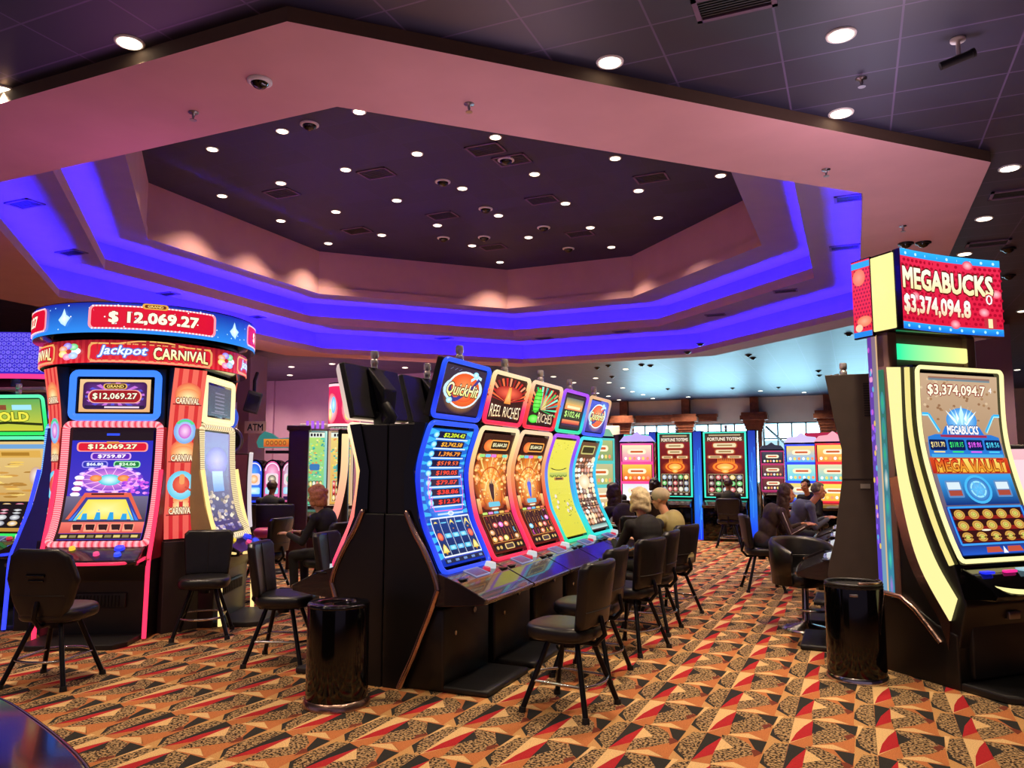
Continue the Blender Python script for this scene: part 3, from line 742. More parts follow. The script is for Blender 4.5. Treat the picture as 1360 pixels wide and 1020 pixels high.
def top_ball(p, small=False):
    p.rect(0, 0, 1, 1, '#0b1030', '#10183a')
    if small: p.rect(0, 0, 1, 1, '#1a1a80', '#2a50d8'); p.oval(.75, .75, .35, .35, '#2438b8', '#6f9cff')
    f0 = p.fn; p.fn = lambda u, v, o=0: f0(.5+(u-.5)*1.14, .5+(v-.5)*1.14, o)
    p.oval(.5, .46, .40, .40, '#0b1030' if not small else '#1f2c9a', '#ffb040', 28)
    p.oval(.52, .52, .36, .35, '#dff4ff', n=26); p.oval(.36, .5, .26, .22, '#bfe6ff', n=20, hold=True); p.oval(.66, .54, .25, .24, '#bfe6ff', n=20, hold=True)
    p.oval(.52, .52, .325, .315, '#e2581c', '#ff8a3a', 26); p.oval(.38, .5, .21, .17, '#1a2a78', n=20)
    p.oval(.52, .55, .27, .26, '#e8501e', '#ff9a58', 26)
    p.line([(.22, .3), (.4, .33), (.66, .55), (.8, .78)], .03, '#24308a'); p.line([(.62, .72), (.74, .82), (.84, .78)], .022, '#c8f0ff')
    p.oval(.26, .3, .06, .06, '#7fdcff', '#f0ffff', 12); p.oval(.7, .84, .06, .06, '#7fdcff', '#f0ffff', 12)
    p.text('QuickHit', .5, .5, .66, .26, '#f2f07a', .02, '#4a2410', .06, shear=.25, c2='#fffbd0')
    p.fn = f0
    for k in range(3): p.line([(.1+.1*k, .9), (.16+.1*k, .95)], .004, '#6a78a8', hold=k > 0)
def top_riches(p, green=False):
    p.rect(0, 0, 1, 1, '#12060a', '#3a0c12')
    for k in range(15):
        a = R(15+150*k/14); p.poly([(.5, .42), (.5+.7*cos(a), .42+.6*sin(a)), (.5+.7*cos(a+.09), .42+.6*sin(a+.09))], ['#c81c20', '#ff6a3a', '#8a1018', '#ff9a70'][k % 4], hold=k > 0)
    p.oval(.5, .66, .42, .16, '#a81418', '#ff7050', 24); p.poly([(.40, .4), (.46, .8), (.54, .8), (.6, .4)], '#ff8a30', c2='#ffd080')
    if green:
        for k in range(9):
            a = R(-15+125*k/8); p.poly([(.4, .4), (.4+.7*cos(a), .4+.62*sin(a)), (.4+.7*cos(a+.1), .4+.62*sin(a+.1))], ['#18c060', '#60f0b0', '#20a8a0', '#8affd8'][k % 4], hold=k > 0)
        p.rrect(.1, .3, .36, .94, '#38e030', .5, c2='#8aff6a'); p.oval(.22, .14, .18, .11, '#28d828', '#9aff7a', 18)
        for k in range(6): p.line([(.1, .34+.1*k), (.36, .36+.1*k)], .008, '#1a9a28', hold=k > 0)
        p.rect(.38, .03, .95, .3, '#1a0c12'); p.text('RICHES', .64, .19, .56, .22, '#f8e0b8', .01, '#401010', .04, rise=lambda f: 1.05+.35*(2*f-1)**2)
    else:
        p.rect(.02, .02, .98, .33, '#14060a'); p.text('REEL RICHES', .5, .2, .9, .25, '#ffe0a8', .01, '#5a1408', .04, c2='#fff6d8', rise=lambda f: 1+.3*(2*f-1)**2)
    p.rect(.68, .06, .74, .085, '#ffffff')
def top_bars(p):
    p.rect(0, 0, 1, 1, '#151a28', '#10131c'); p.rect(.1, .72, .9, .9, '#d8b060', '#58706a'); p.rect(.1, .56, .9, .72, '#ff8a50', '#ffb05a'); p.rect(.2, .6, .8, .68, '#fff0c0', '#ffe0a0')
    p.rect(.1, .28, .9, .55, '#20301c'); p.text('$102.44', .5, .42, .7, .2, '#c0f080', .02, '#0c1c08', .04); p.rect(.1, .14, .9, .26, '#c02a30', '#ff9a60'); p.rect(.1, .08, .9, .13, '#3a2048')

def curve_machine(label, loc, rz, rimc, topc, pic, toppic, group, left_trim=False, w=.9, deck_tint='#c8a0b0', gain=1.15, name='slot_machine'):
    t = thing(name, label, 'slot machine', loc, rz, group)
    W = w-.015; h = W/2
    yz = lambda p, q, a: (a, -p, q)
    # cabinet: waisted side outline, then the upper neck
    low = [(0.004, 0), (.15, 0), (.27, .25), (.40, .55), (.475, .74), (.45, .84), (.36, 1.02), (.27, 1.16), (.20, 1.29), (0.004, 1.29)]
    neck = [(.004, 1.285), (.20, 1.285), (.175, 1.5), (.19, 1.7), (.25, 1.9), (.29, 1.985), (.004, 1.985)]
    c = MB(); c.prism(low, yz, -h, h, 0, .008); c.prism(neck, yz, -h+.03, h-.03, 0, .01)
    c.box(-h+.05, -.50, .0, h-.05, -.12, .60, 0, .02); c.build('cabinet', 'black_satin', t)
    MB().box(-h+.06, -.86, 0, h-.06, -.46, .05, 0, .015).build('footplate', 'black_plastic', t)
    for s_ in (-1, 1):
        tr = MB(); pts = catmull([(s_*h, -d, z) for d, z in ((.20, 1.30), (.27, 1.16), (.36, 1.02), (.45, .84), (.475, .745))], 4); tr.tube(pts, .024, 8)
        tr.tube([(s_*h, -d, z) for d, z in ((.475, .745), (.40, .55), (.27, .25), (.15, .01))], .024, 8); tr.ell((s_*h, -.20, 1.30), .024, .024, .024, 10, 6)
        tr.build('chrome_trim', 'bronze_chrome', t)
    # curved screen
    prof = [(.455, .865), (.37, 1.04), (.275, 1.26), (.23, 1.62), (.335, 1.985)]
    fn, T = curved([(d+.03, z) for d, z in prof], W-.10); P = Panel(fn, W-.10, T, 2, 16); P.gain = gain
    MB().prism([(.30, .84), (.47, .84)]+[(d+.015, z) for d, z in prof]+[(.25, 1.99), (.16, 1.62), (.17, 1.26)], yz, -h+.015, h-.015).build('screen_housing', 'black_gloss', t)
    m_ = .075; bez = Panel(fn, W-.1, T, 2, 16); bez.off = .004
    Q = Panel(lambda u, v, o=0: fn(.045+.91*u, .03+.94*v, o+.006), (W-.1)*.91, T*.94, 2, 16); Q.gain = gain; pic(Q)
    sc = Q.build('screen', t)
    rim(fn, W-.1, T, rimc, .02, .012, .012, .06, 12).build('light_rim', ['light_tube'], t)
    # topper, tipped forward
    tp = [(.345, 2.055), (.455, 2.475)]; fn2, T2 = curved([(d+.03, z) for d, z in tp], W-.10)
    MB().prism([(.365, 2.035), (.485, 2.49), (.435, 2.50), (.31, 2.05)], yz, -h+.03, h-.03, 0, .01).prism([(.24, 1.95), (.34, 1.95), (.36, 2.12), (.28, 2.10)], yz, -.1, .1, 0, .01).build('topper_housing', 'black_plastic', t)
    Q2 = Panel(lambda u, v, o=0: fn2(.04+.92*u, .06+.88*v, o+.012), (W-.1)*.92, T2*.88); Q2.gain = gain; toppic(Q2); Q2.build('topper_screen', t)
    rim(fn2, W-.1, T2, topc, .02, .008, .014, .05, 6).build('topper_light_rim', ['light_tube'], t)
    v_ = MB()
    for k in range(9): v_.box(-.22, -.33-.012*k-.0, 2.14+.035*k, .22, -.325-.012*k+.06, 2.15+.035*k)
    # wedge behind the topper and its arm
    bk = MB(); bk.prism([(.27, 2.02), (.24, 2.30), (.42, 2.50), (.34, 2.26)], yz, -.10, .10, 0, .01); bk.tube([(.1, -.22, 1.97), (.1, -.16, 2.06), (.1, -.24, 2.16)], .05, 8); bk.build('topper_bracket', 'black_plastic', t)
    candle(t, 0.02, .40, 2.49)
    # button deck
    yzd = lambda p, q, a: (a, -p, q)
    dk = MB(); dk.prism([(.46, .80), (.47, .865), (.66, .80), (.80, .735), (.87, .70), (.86, .66), (.7, .64), (.46, .62)], yzd, -h, h, 0, .008); o = dk.build('button_deck', 'deck_gloss', t)
    def on(u, d0): # point on the deck slope
        z = .865-(d0-.47)*.345 if d0 < .66 else .80-(d0-.66)*.464
        return Vector((u, -d0, z))
    di = MB(); di.add([on(-.13, .53)+Vector((0, 0, .006)), on(.10, .53)+Vector((0, 0, .006)), on(.10, .64)+Vector((0, 0, .006)), on(-.13, .64)+Vector((0, 0, .006))], [(0, 3, 2, 1)], 0, hx('#3a3868', .9))
    di.c[-1] = [hx('#44407a'), hx('#2c2a50'), hx('#353060'), hx('#5a5490')]
    di.tube([on(a, b)+Vector((0, 0, .006)) for a, b in ((-.13, .53), (.10, .53), (.10, .64), (-.13, .64))], .006, 6, 0, [hx('#8a88b0')]*4, closed=True); di.build('deck_display', ['lit_screen'], o)
    b1 = MB(); p = on(.17, .58); b1.cyl(p, p+Vector((0, -.005, .022)), .035, .028, 16, 0, hx('#d8304a', .9)); b1.build('button', ['lit_screen'], o)
    b2 = MB(); p = on(.28, .56); b2.cyl(p, p+Vector((0, -.008, .04)), .05, .042, 18, 0, hx('#d8dce0', .9)); b2.build('button', ['lit_screen'], o)
    for s_ in (-1, 1):
        q = MB(); q.box(-.05, -.006, 0, .05, .11, .012, 0, .004, X=Matrix.Translation(on(s_*.33 if s_ < 0 else .40, .64)+Vector((0, 0, .003)))); q.build('card_slot' if s_ > 0 else 'bill_slot', 'dark_metal', o)
    MB().tube([(-h+.01, -.868, .69), (0, -.885, .692), (h-.01, -.868, .69)], .014, 8).build('deck_edge', 'chrome', o)
    MB().cyl((.1, -.50, .52), (.1, -.515, .52), .022, n=14).build('lock', 'chrome', t); MB().cyl((-.22, -.50, .40), (-.22, -.512, .40), .018, n=12).build('lock', 'chrome', t)
    return t
BLUE = band([(0, '#2a50ff'), (.5, '#1c2ce0'), (1, '#2a5cff')], 1.05)
WARM = band([(0, '#ff2a50'), (.35, '#ff3a78'), (.6, '#ffa070'), (.85, '#ffd890'), (1, '#ffe2b0')], 1.1)
WARM2 = band([(0, '#ff2a48'), (.4, '#f04a40'), (.7, '#f0a060'), (1, '#ffd8b0')], 1.05)
TEAL = band([(0, '#30e0a0'), (.2, '#30d8e8'), (.5, '#40a0e8'), (.8, '#8a50f0'), (1, '#b050f0')], 1.1)
AQUA = band([(0, '#2ae0d8'), (.5, '#38b8f0'), (1, '#4ae0f0')], 1.1)
GB = 'slot machines along the right side of the middle bank'
bx, by = -3.33, 5.58
curve_machine('slot machine with blue light rim and prize ladder, nearest in the middle bank', (bx, by, 0), R(90), BLUE, BLUE, pic_ladder, top_ball, GB)
curve_machine('slot machine with red starburst topper and orange temple screen, second in the middle bank', (bx, by+.9, 0), R(90), WARM, WARM, pic_temple, top_riches, GB)
curve_machine('slot machine with green striped topper and orange temple screen, third in the middle bank', (bx, by+1.8, 0), R(90), WARM2, WARM2, lambda p: pic_temple(p, '#4050d0', 1), lambda p: top_riches(p, True), GB)
curve_machine('slot machine with plain yellow screen and purple-teal rim', (bx, by+2.7, 0), R(90), TEAL, TEAL, pic_yellow, top_bars, GB)
curve_machine('slot machine with aqua rim and mosaic of tan symbols, farthest in the bank', (bx, by+3.6, 0), R(90), AQUA, band([(0, '#3a50e0'), (1, '#d8a878')], 1.3), pic_mosaic, lambda p: top_ball(p, True), GB)
GBL = 'slot machines along the left side of the middle bank'
PEACH = band([(0, '#ff3a70'), (.4, '#ff7a70'), (.7, '#ffd08a'), (1, '#ffe6c0')], 1.3)
for i, l in enumerate(('slot machine seen from behind, its dark tilted topper above the near gable', 'slot machine seen from behind, second dark topper beyond the near one', 'slot machine hidden behind the middle bank, only its lamp showing')):
    curve_machine(l, (bx, by+.9*i, 0), R(-90), PEACH, band([(0, '#ffe0c8'), (1, '#d8c0c0')], .9), pic_pink, top_bars, GBL)
GR = 'slot machines in the right bank behind the charcoal chair'
LIME = band([(0, '#a8a838'), (.5, '#c8c850'), (1, '#6a5040')], .8)
for i, l in enumerate(('tall dark slot machine seen from its plain side behind the right bin', 'slot machine behind the tall dark one, its lit deck before the long-haired woman', 'slot machine in the right bank, third from the near end', 'slot machine at the far end of the right bank')):
    curve_machine(l, (.34, 8.06+1.25*i, 0), R(-90), LIME if i == 0 else PEACH, LIME if i == 0 else PEACH, pic_pink, top_bars, GR)
for o in list(bpy.data.objects):
    if o.get('label', '').startswith('tall dark slot'):   # its flat side faces the aisle end: local +X side
        pf = [(0, 0), (.5, 0), (.60, .70), (.58, .82), (.53, 1.0), (.505, 1.18), (.45, 1.52), (.44, 1.81), (.49, 2.06), (.555, 2.48), (.05, 2.48)]
        sp = MB(); sp.prism(pf, lambda p, q, a: (a, -p, q), .452, .475, 0, .004); o2 = sp.build('side_panel', 'side_brown', o)
        v = MB()
        for k in range(14): v.box(.474, -.24, 2.10+.022*k, .479, -.12, 2.11+.022*k)
        v.build('vent_slots', 'black_plastic', o2); MB().box(.474, -.30, 1.46, .479, -.22, 1.50).build('maker_plate', 'sign_plate', o2)
        MB().box(.473, -.44, 1.54, .478, -.02, 1.545).build('panel_joint', 'black_plastic', o2)
# ------------------------------------------------------------------ the round carnival tower with its machines
KC = Vector((-7.25, 6.3, 0)); KA = R(-62)
def kang(a): return face(cos(a), sin(a))
def dotted(c1, c2, n, k=1.3):
    A, B_ = hx(c1, k), hx(c2, k)
    return lambda u, v: A if int((u*2+v*1)*n) % 2 == 0 else B_
def pic_carnival(p):
    p.rect(0, 0, 1, 1, '#5a3ab8', '#1424b8'); p.rect(0, .9, 1, 1, '#180a14'); p.rect(.42, .945, .58, .965, '#3050ff')
    p.rrect(.06, .80, .94, .885, '#ff9a90', .35); p.rrect(.08, .808, .92, .877, '#d81430', .35); p.text('$12,069.27', .5, .843, .6, .046, '#fff4c8', .04, '#7a1010', .04); p.rrect(.42, .872, .58, .892, '#d88a3a', .5)
    p.rrect(.24, .725, .74, .79, '#d8a8e8', .4); p.rrect(.26, .733, .72, .782, '#5a20b0', .4); p.text('$759.87', .5, .757, .34, .034, '#fff0ff', .04)
    p.rrect(.14, .655, .46, .715, '#9a90f0', .4); p.rrect(.155, .663, .445, .707, '#2830a8', .4); p.text('$66.80', .3, .685, .2, .028, '#e8f0ff', .04)
    p.rrect(.53, .655, .86, .715, '#a0e8b0', .4); p.rrect(.545, .663, .845, .707, '#107838', .4); p.text('$24.06', .7, .685, .2, .028, '#d8ffd8', .04)
    # fairground lights behind the booth
    p.oval(.5, .55, .42, .12, '#5a30c0', '#ff9ae8', 24)
    for k in range(14):
        a = 2*pi*k/14; p.line([(.5, .55), (.5+.36*cos(a), .55+.11*sin(a))], .006, '#ffc8f4', hold=k > 0); p.oval(.5+.37*cos(a), .55+.115*sin(a), .045, .016, '#c8a0ff', '#ffe8ff', 10, hold=True)
    p.ring(.5, .55, .36, .11, .03, '#f0a8ff', 28); p.oval(.5, .545, .14, .05, '#30c8d8', '#e8ffff', 20); p.oval(.33, .56, .075, .03, '#e87838', '#ffb070', 14); p.oval(.67, .56, .075, .03, '#e87838', '#ffb070', 14, hold=True)
    for k in range(40): p.oval(rnd.uniform(.66, .98), rnd.uniform(.42, .56), .03, .012, rnd.choice(['#ff7ae8', '#c850e0', '#ff9af0', '#8a40d8']), n=7, hold=k > 0)
    for k in range(4): p.oval(.13-.01*k, .565-.05*k, .06, .02, '#f4f0ff', '#ffffff', 12, hold=k > 0); p.oval(.13-.01*k, .54-.05*k, .05, .008, '#a03090', n=10)
    # the tilted lane
    p.rect(0, .15, 1, .40, '#3a3040', '#706888'); p.poly([(.22, .43), (.78, .43), (.98, .17), (.02, .17)], '#e0604a'); p.rect(.3, .405, .7, .425, '#401420')
    p.poly([(.24, .39), (.76, .39), (.93, .18), (.07, .18)], '#3a3a90'); p.poly([(.27, .37), (.73, .37), (.86, .19), (.14, .19)], '#f0dc50', c2='#fff0a0')
    for k in range(4):
        u = .26+.16*k; p.poly([(u-.04, .185), (u-.02, .265), (u, .28), (u+.02, .265), (u+.04, .185)], '#2aa0e0', hold=k > 0)
    for s_ in (0, 1):
        for k in range(2):
            a = (.1+.05*k) if s_ == 0 else (.9-.05*k); p.poly([(a-.02, .18), (a+.02, .18), (a+(.10 if s_ == 0 else -.10), .3)], ['#3a78e8', '#5ac8e8'][k])
    p.rect(0, .06, 1, .165, '#d05048', '#f0786a')
    for k, t_ in enumerate(('1x', '2x', '10x', '2x', '3x')):
        u = .2+.155*k; p.rrect(u-.066, .075, u+.066, .15, '#ffa080', .1, hold=k > 0)
        p.rrect(u-.056, .081, u+.056, .144, '#301018', .1); p.text(t_, u, .112, .08, .034, '#fff0e0', .05)
    p.rect(0, .0, 1, .055, '#281818')
    for k in range(9): p.rect(.04+.105*k, .015, .12+.105*k, .04, ['#d8c070', '#8a7a50'][k % 2], hold=k > 0)
def pic_carntop(p):
    p.rect(0, 0, 1, 1, '#e8b078', '#f0c890'); p.rrect(.05, .08, .95, .92, '#40184a', .15, c2='#8a4ac0'); 
    for k in range(18):
        a = 2*pi*k/18; p.poly([(.5, .5), (.5+.42*cos(a), .5+.4*sin(a)), (.5+.42*cos(a+.17), .5+.4*sin(a+.17))], ['#c870d8', '#5a50d0'][k % 2], hold=k > 0)
    p.rect(.08, .1, .92, .2, '#2a1438'); p.rrect(.12, .27, .88, .68, '#ffb0a0', .5); p.rrect(.14, .29, .86, .66, '#a01820', .5); p.text('$12,069.27', .5, .475, .62, .2, '#fff6d8', .03, '#3a0808', .04)
    p.rrect(.33, .7, .67, .87, '#e8b050', .5); p.rrect(.35, .72, .65, .85, '#3a2008', .5); p.text('GRAND', .5, .785, .24, .08, '#ffd870', .03); p.rect(.36, .12, .85, .17, '#f0d8e8')
def pic_sidegame(p):
    p.rect(0, 0, 1, 1, '#3a3048', '#8a7ab0'); p.oval(.5, .72, .42, .14, '#7a60b0', '#c8b0f0'); p.rect(.3, .42, .7, .62, '#6a90d8', '#c8dcf8')
    for k in range(60): p.oval(rnd.uniform(.05, .95), rnd.uniform(.03, .42), .06, .02, rnd.choice(['#c8b098', '#80706a', '#e8d8c0', '#9088a8']), n=8, hold=k > 0)
def pic_darktop(p):
    p.rect(0, 0, 1, 1, '#30202a', '#4a3440')
    for k in range(6): p.rect(.3, .15+.12*k, .7, .2+.12*k, '#7a6070', hold=k > 0)
    p.rect(.15, .1, .85, .12, '#8a6a78')
def kiosk_machine(label, ang, c1, c2, topc, strip, pic, toppic, cheek):
    t = thing('slot_machine', label, 'slot machine', KC, kang(ang), 'slot machines around the carnival tower')
    w = 1.0; h = .5; yz = lambda p, q, a: (a, -p, q)
    c = MB(); c.prism([(.45, 0), (1.02, 0), (1.03, .55), (1.10, .70), (1.10, .76), (.45, .76)], yz, -h, h, 0, .01)
    c.prism([(.45, .75), (1.05, .75), (.98, .92), (.86, 1.2), (.78, 1.6), (.76, 2.08), (.45, 2.08)], yz, -h+.02, h-.02, 0, .01); c.prism([(.45, 2.06), (.74, 2.06), (.76, 2.66), (.45, 2.66)], yz, -h+.02, h-.02, 0, .01)
    c.build('cabinet', 'black_satin', t)
    for s_ in (-1, 1):
        k = MB(); k.prism([(.5, .75), (1.10, .75), (1.0, .95), (.90, 1.25), (.83, 1.6), (.80, 2.05), (.5, 2.05)], yz, s_*h-.02, s_*h+.02, 0, .006); k.build('cheek', cheek, t)
        l = MB(); pts = catmull([(s_*(h+.005), -d, z) for d, z in ((.86, 1.62), (.93, 1.25), (1.02, .93), (1.08, .72), (1.09, .4), (1.10, .02))], 5); l.tube(pts, .022, 8, 0, [hx(strip, 1.6)]*len(pts)); l.build('light_strip', ['light_tube'], t)
    prof = [(1.02, .92), (.93, 1.08), (.86, 1.32), (.815, 1.65), (.80, 2.05)]
    fn, T = curved(prof, .86); Q = Panel(lambda u, v, o=0: fn(.04+.92*u, .02+.96*v, o+.004), .79, T*.96, 2, 14); Q.gain = 1.15; pic(Q); Q.build('screen', t)
    p = rim_path(fn, .86, T, .03, .01, .05, 52); A, B_ = hx(c1, 1.35), hx(c2, .9); m_ = MB()
    pts = []; 
    for i in range(len(p)):
        pts.append((p[i][0], A if i % 2 else B_))
    m_.tube([q[0] for q in pts], .034, 8, 0, [q[1] for q in pts], closed=True); m_.build('light_rim', ['light_tube'], t)
    fn2, T2 = curved([(.80, 2.15), (.80, 2.60)], .92); Q2 = Panel(lambda u, v, o=0: fn2(.12+.76*u, .12+.74*v, o+.02), .70, T2*.74); Q2.gain = 1.1; toppic(Q2); Q2.build('topper_screen', t)
    MB().box(-.40, -.81, 2.14, .40, -.74, 2.61, 0, .01).build('topper_housing', 'black_gloss', t)
    rr = MB()
    pp = rim_path(fn2, .84, T2, .0, .01, .05, 8); rr.tube([Vector((a.x*.84/.92-.0, a.y, a.z)) for a, _, _ in pp], .036, 8, 0, [hx(topc, 1.4)]*len(pp), closed=True); rr.build('topper_light_rim', ['light_tube'], t)
    # deck
    d = MB(); d.prism([(1.0, .80), (1.03, .90), (1.14, .84), (1.27, .765), (1.26, .72), (1.0, .70)], yz, -.46, .46, 0, .012); o = d.build('button_deck', 'deck_gloss', t)
    e = MB(); e.tube([(-.47, -1.05, .77), (-.45, -1.22, .75), (-.3, -1.285, .745), (0, -1.30, .742), (.3, -1.285, .745), (.45, -1.22, .75), (.47, -1.05, .77)], .016, 8, 0, [hx(strip, 1.2)]*7); e.build('deck_light', ['light_tube'], o)
    for (x, y, c_, r_) in ((.24, 1.10, '#2a3cff', .05), (.26, 1.19, '#3050ff', .035), (-.2, 1.10, '#f0c83a', .03), (.06, 1.18, '#f04a8a', .03)):
        z = .90-(y-1.03)*.56; b = MB(); b.cyl((x, -y, z), (x, -y-.01, z+.025), r_, r_*.85, 14, 0, hx(c_, 1.1)); b.build('button', ['lit_screen'], o)
    MB().box(-.30, -1.055, .30, .30, -1.02, .44, 0, .006).build('belly_door', 'black_plastic', t)
    sl = MB()
    for k in range(16): sl.box(-.26+.033*k, -1.065, .32, -.25+.033*k, -1.05, .42)
    sl.build('vent_grille', 'dark_metal', t)
    MB().prism([(-.46, 1.0), (.46, 1.0), (.46, 1.36), (.38, 1.50), (-.38, 1.50), (-.46, 1.36)], lambda p, q, a: (p, -q, a), 0, .05, 0, .008).build('footplate', 'black_plastic', t)
    return t
kiosk_machine('red-rimmed slot machine facing the view under the round carnival sign', KA, '#ffb0b8', '#ff2048', '#3a7cff', '#ff3058', pic_carnival, pic_carntop, 'red_cheek')
kiosk_machine('slot machine with warm white rim on the right side of the carnival tower', KA+R(86), '#f8e8b8', '#b08a50', '#ffe8a8', '#f0cc80', lambda p: pic_sidegame(p), pic_darktop, 'cream_cheek')
kiosk_machine('slot machine with blue dotted rim on the left side of the carnival tower', KA-R(86), '#8ad0ff', '#2a50ff', '#3a7cff', '#3040ff', pic_sidegame, pic_darktop, 'blue_cheek')
# carnival tower: two sign rings on a dark core with four striped corner posts
def carnival_tower():
    t = thing('sign_tower', 'round carnival sign tower with a blue jackpot ring over a red name ring', 'sign', KC, kang(KA))
    MB().lathe([(.43, 0), (.43, .0), (.43, 2.69), (.95, 2.72), (.95, 3.2), (1.0, 3.28), (.2, 3.3)], 48).build('core', 'black_satin', t)
    def ringmap(r, z0, z1):
        # u=0..1 around the whole circle; u=.5 faces local -Y; viewed from outside left->right
        def fn(u, v, o=0):
            a = (u-.5)*2*pi+R(23); return Vector(((r+o)*sin(a), -(r+o)*cos(a), z0+(z1-z0)*v))
        return fn
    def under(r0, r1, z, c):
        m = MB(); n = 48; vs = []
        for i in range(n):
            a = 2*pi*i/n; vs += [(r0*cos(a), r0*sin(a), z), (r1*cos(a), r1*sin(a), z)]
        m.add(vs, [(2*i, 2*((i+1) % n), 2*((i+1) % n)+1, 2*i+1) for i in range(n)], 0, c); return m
    # upper ring
    z0, z1 = 2.97, 3.27; f1 = ringmap(1.13, z0, z1)
    p = Panel(f1, 2*pi*1.13, z1-z0, 72, 1); p.gain = 1.15; p.rect(0, 0, 1, 1, '#2a8cf0', '#1020a0')
    for k in range(120): p.oval(rnd.random(), rnd.uniform(.1, .95), .0012, .025, rnd.choice(['#ffffff', '#9ad0ff', '#d0f0ff']), n=6, hold=k > 0)
    for q in range(4):
        u = .5+.25*q-.5 if False else (.5+.25*q) % 1
        if u > .99: u = .0
        for uu in ([u] if .1 < u < .9 else [0.0, 1.0]):
            w = .088
            p.rrect(uu-w, .12, uu+w, .92, '#ff9aa8', .22); p.rrect(uu-w+.004, .17, uu+w-.004, .87, '#d80c30', .2)
            for k in range(34):
                p.oval(uu-w+.006+(2*w-.012)*k/33, .145, .0016, .03, '#fff0f0', n=6, hold=k > 0); p.oval(uu-w+.006+(2*w-.012)*k/33, .895, .0016, .03, '#fff0f0', n=6, hold=True)
            p.text('$ 12,069.27', uu, .5, .118, .40, '#fff8dc', .05, '#a01818', .03); p.rrect(uu-.017, .83, uu+.017, 1.02, '#e8a848', .5); p.rrect(uu-.014, .87, uu+.014, .98, '#6a2a10', .5); p.text('GRAND', uu, .925, .02, .07, '#ffd878', .03)
        us = (u+.125) % 1
        p.poly([(us-.010, .45), (us-.004, .60), (us, .82), (us+.004, .60), (us+.011, .5), (us+.006, .35), (us+.003, .22), (us-.005, .32)], '#b8e4ff', c2='#f4fbff')
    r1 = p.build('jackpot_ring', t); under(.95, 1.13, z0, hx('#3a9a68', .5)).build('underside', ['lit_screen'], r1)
    cap = MB(); cap.lathe([(1.128, z0-.005), (1.128, z1+.01), (.9, z1+.01)], 64); cap.build('rim_shell', 'black_gloss', r1)
    # lower ring
    z0, z1 = 2.68, 2.91; f2 = ringmap(1.045, z0, z1)
    p = Panel(f2, 2*pi*1.045, z1-z0, 72, 1); p.gain = 1.15; p.rect(0, 0, 1, 1, '#d81828', '#8a1020')
    for k in range(96): p.rect(k/96, 0, k/96+.005, 1, '#e83a40', '#a01824', hold=k > 0)
    for q in range(4):
        u = (.5+.25*q) % 1; 
        for uu in ([u] if .1 < u < .9 else [0.0, 1.0]):
            p.rrect(uu-.094, .08, uu+.094, .86, '#e8a060', .25); p.rrect(uu-.09, .13, uu+.09, .81, '#d81c30', .25)
            p.line([(uu-.09, .86), (uu-.05, .84), (uu-.02, .97), (uu, .98), (uu+.02, .97), (uu+.05, .84), (uu+.09, .86)], .014, '#f0b060')
            p.line([(uu-.09, .06), (uu+.09, .06)], .016, '#ff9a78')
            p.text('Jackpot', uu-.043, .5, .07, .5, '#e8f6ff', .03, '#3a70d0', .07, shear=.25); p.text('CARNIVAL', uu+.043, .47, .084, .42, '#ffe890', .035, '#7a1810', .06, c2='#fff8d8', rise=lambda f: 1+.35*(2*f-1)**2)
        us = (u+.125) % 1   # a plain bunch of balloons between the names
        for k, c in enumerate(('#f0f4ff', '#58d878', '#8a6af0', '#ff8a50', '#ffd860', '#ff70b0', '#a0c8ff')):
            a = 2*pi*k/7; p.oval(us+.013*cos(a), .5+.24*sin(a), .0085, .15, c, mixc(hx(c), (1, 1, 1), .6), 12)
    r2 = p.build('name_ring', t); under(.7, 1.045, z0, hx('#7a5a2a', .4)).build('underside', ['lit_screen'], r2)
    cap = MB(); cap.lathe([(1.043, z0-.005), (1.043, z1+.005), (.9, z1+.06)], 64); cap.build('rim_shell', 'black_gloss', r2)
    # striped corner posts
    for q in range(4):
        X = Matrix.Rotation(R(45+90*q), 4, 'Z')
        prof = [(.93, .92), (.90, 1.3), (.90, 1.7), (.93, 2.2), (1.0, 2.66)]
        fn0, T = curved(prof, .35); fn = lambda u, v, o=0: X @ fn0(u, v, o)
        p = Panel(fn, .35, T, 1, 12); p.gain = 1.1; p.rect(0, 0, 1, 1, '#e85a50', '#f06a5a')
        for k in range(3): p.rect(.14+.30*k, 0, .26+.30*k, 1, '#c81c28', '#d83034', hold=k > 0)
        for v in (.14, .45, .79):
            p.oval(.5, v+.06, .42, .07, '#e86048', '#ffe080', 18); p.oval(.5, v+.045, .36, .05, '#f08a50', '#fff2b0', 18)
            p.text('CARNIVAL', .5, v+.02, .72, .03, '#ffe6c0', .04, '#5a1420', .08, rise=lambda f: 1+.3*(1-(2*f-1)**2)); p.line([(.06, v-.002), (.94, v-.002)], .012, '#8a1a20')
        p.oval(.5, .63, .34, .075, '#6aa8e8', '#e8f4ff', 22); p.oval(.5, .63, .2, .045, '#c85ad0', '#ffd8f4', 16); p.ring(.5, .66, .3, .04, .1, '#50d890', 18, 20, 160)
        p.oval(.48, .31, .42, .085, '#58c8e8', '#c8f4ff', 24); p.oval(.48, .315, .26, .052, '#d84038', '#f07858', 18); p.rrect(.42, .315, .58, .375, '#f0a060', .4); p.line([(.6, .3), (.86, .27)], .02, '#c84a38')
        po = MB(); h = .168; pr = [(.86, .9), (.925, .9), (.895, 1.3), (.895, 1.7), (.925, 2.2), (.995, 2.67), (.86, 2.67)]; po.prism(pr, lambda a, b, c: (c, -a, b), -h, h, 0, .004, X=X)
        po.prism([(.89, 0), (.99, 0), (.97, .9), (.88, .9)], lambda a, b, c: (c, -a, b), -.19, .19, 0, .01, X=X); o = po.build('corner_post', 'post_dark', t)
        p.build('striped_panel', o)
carnival_tower()

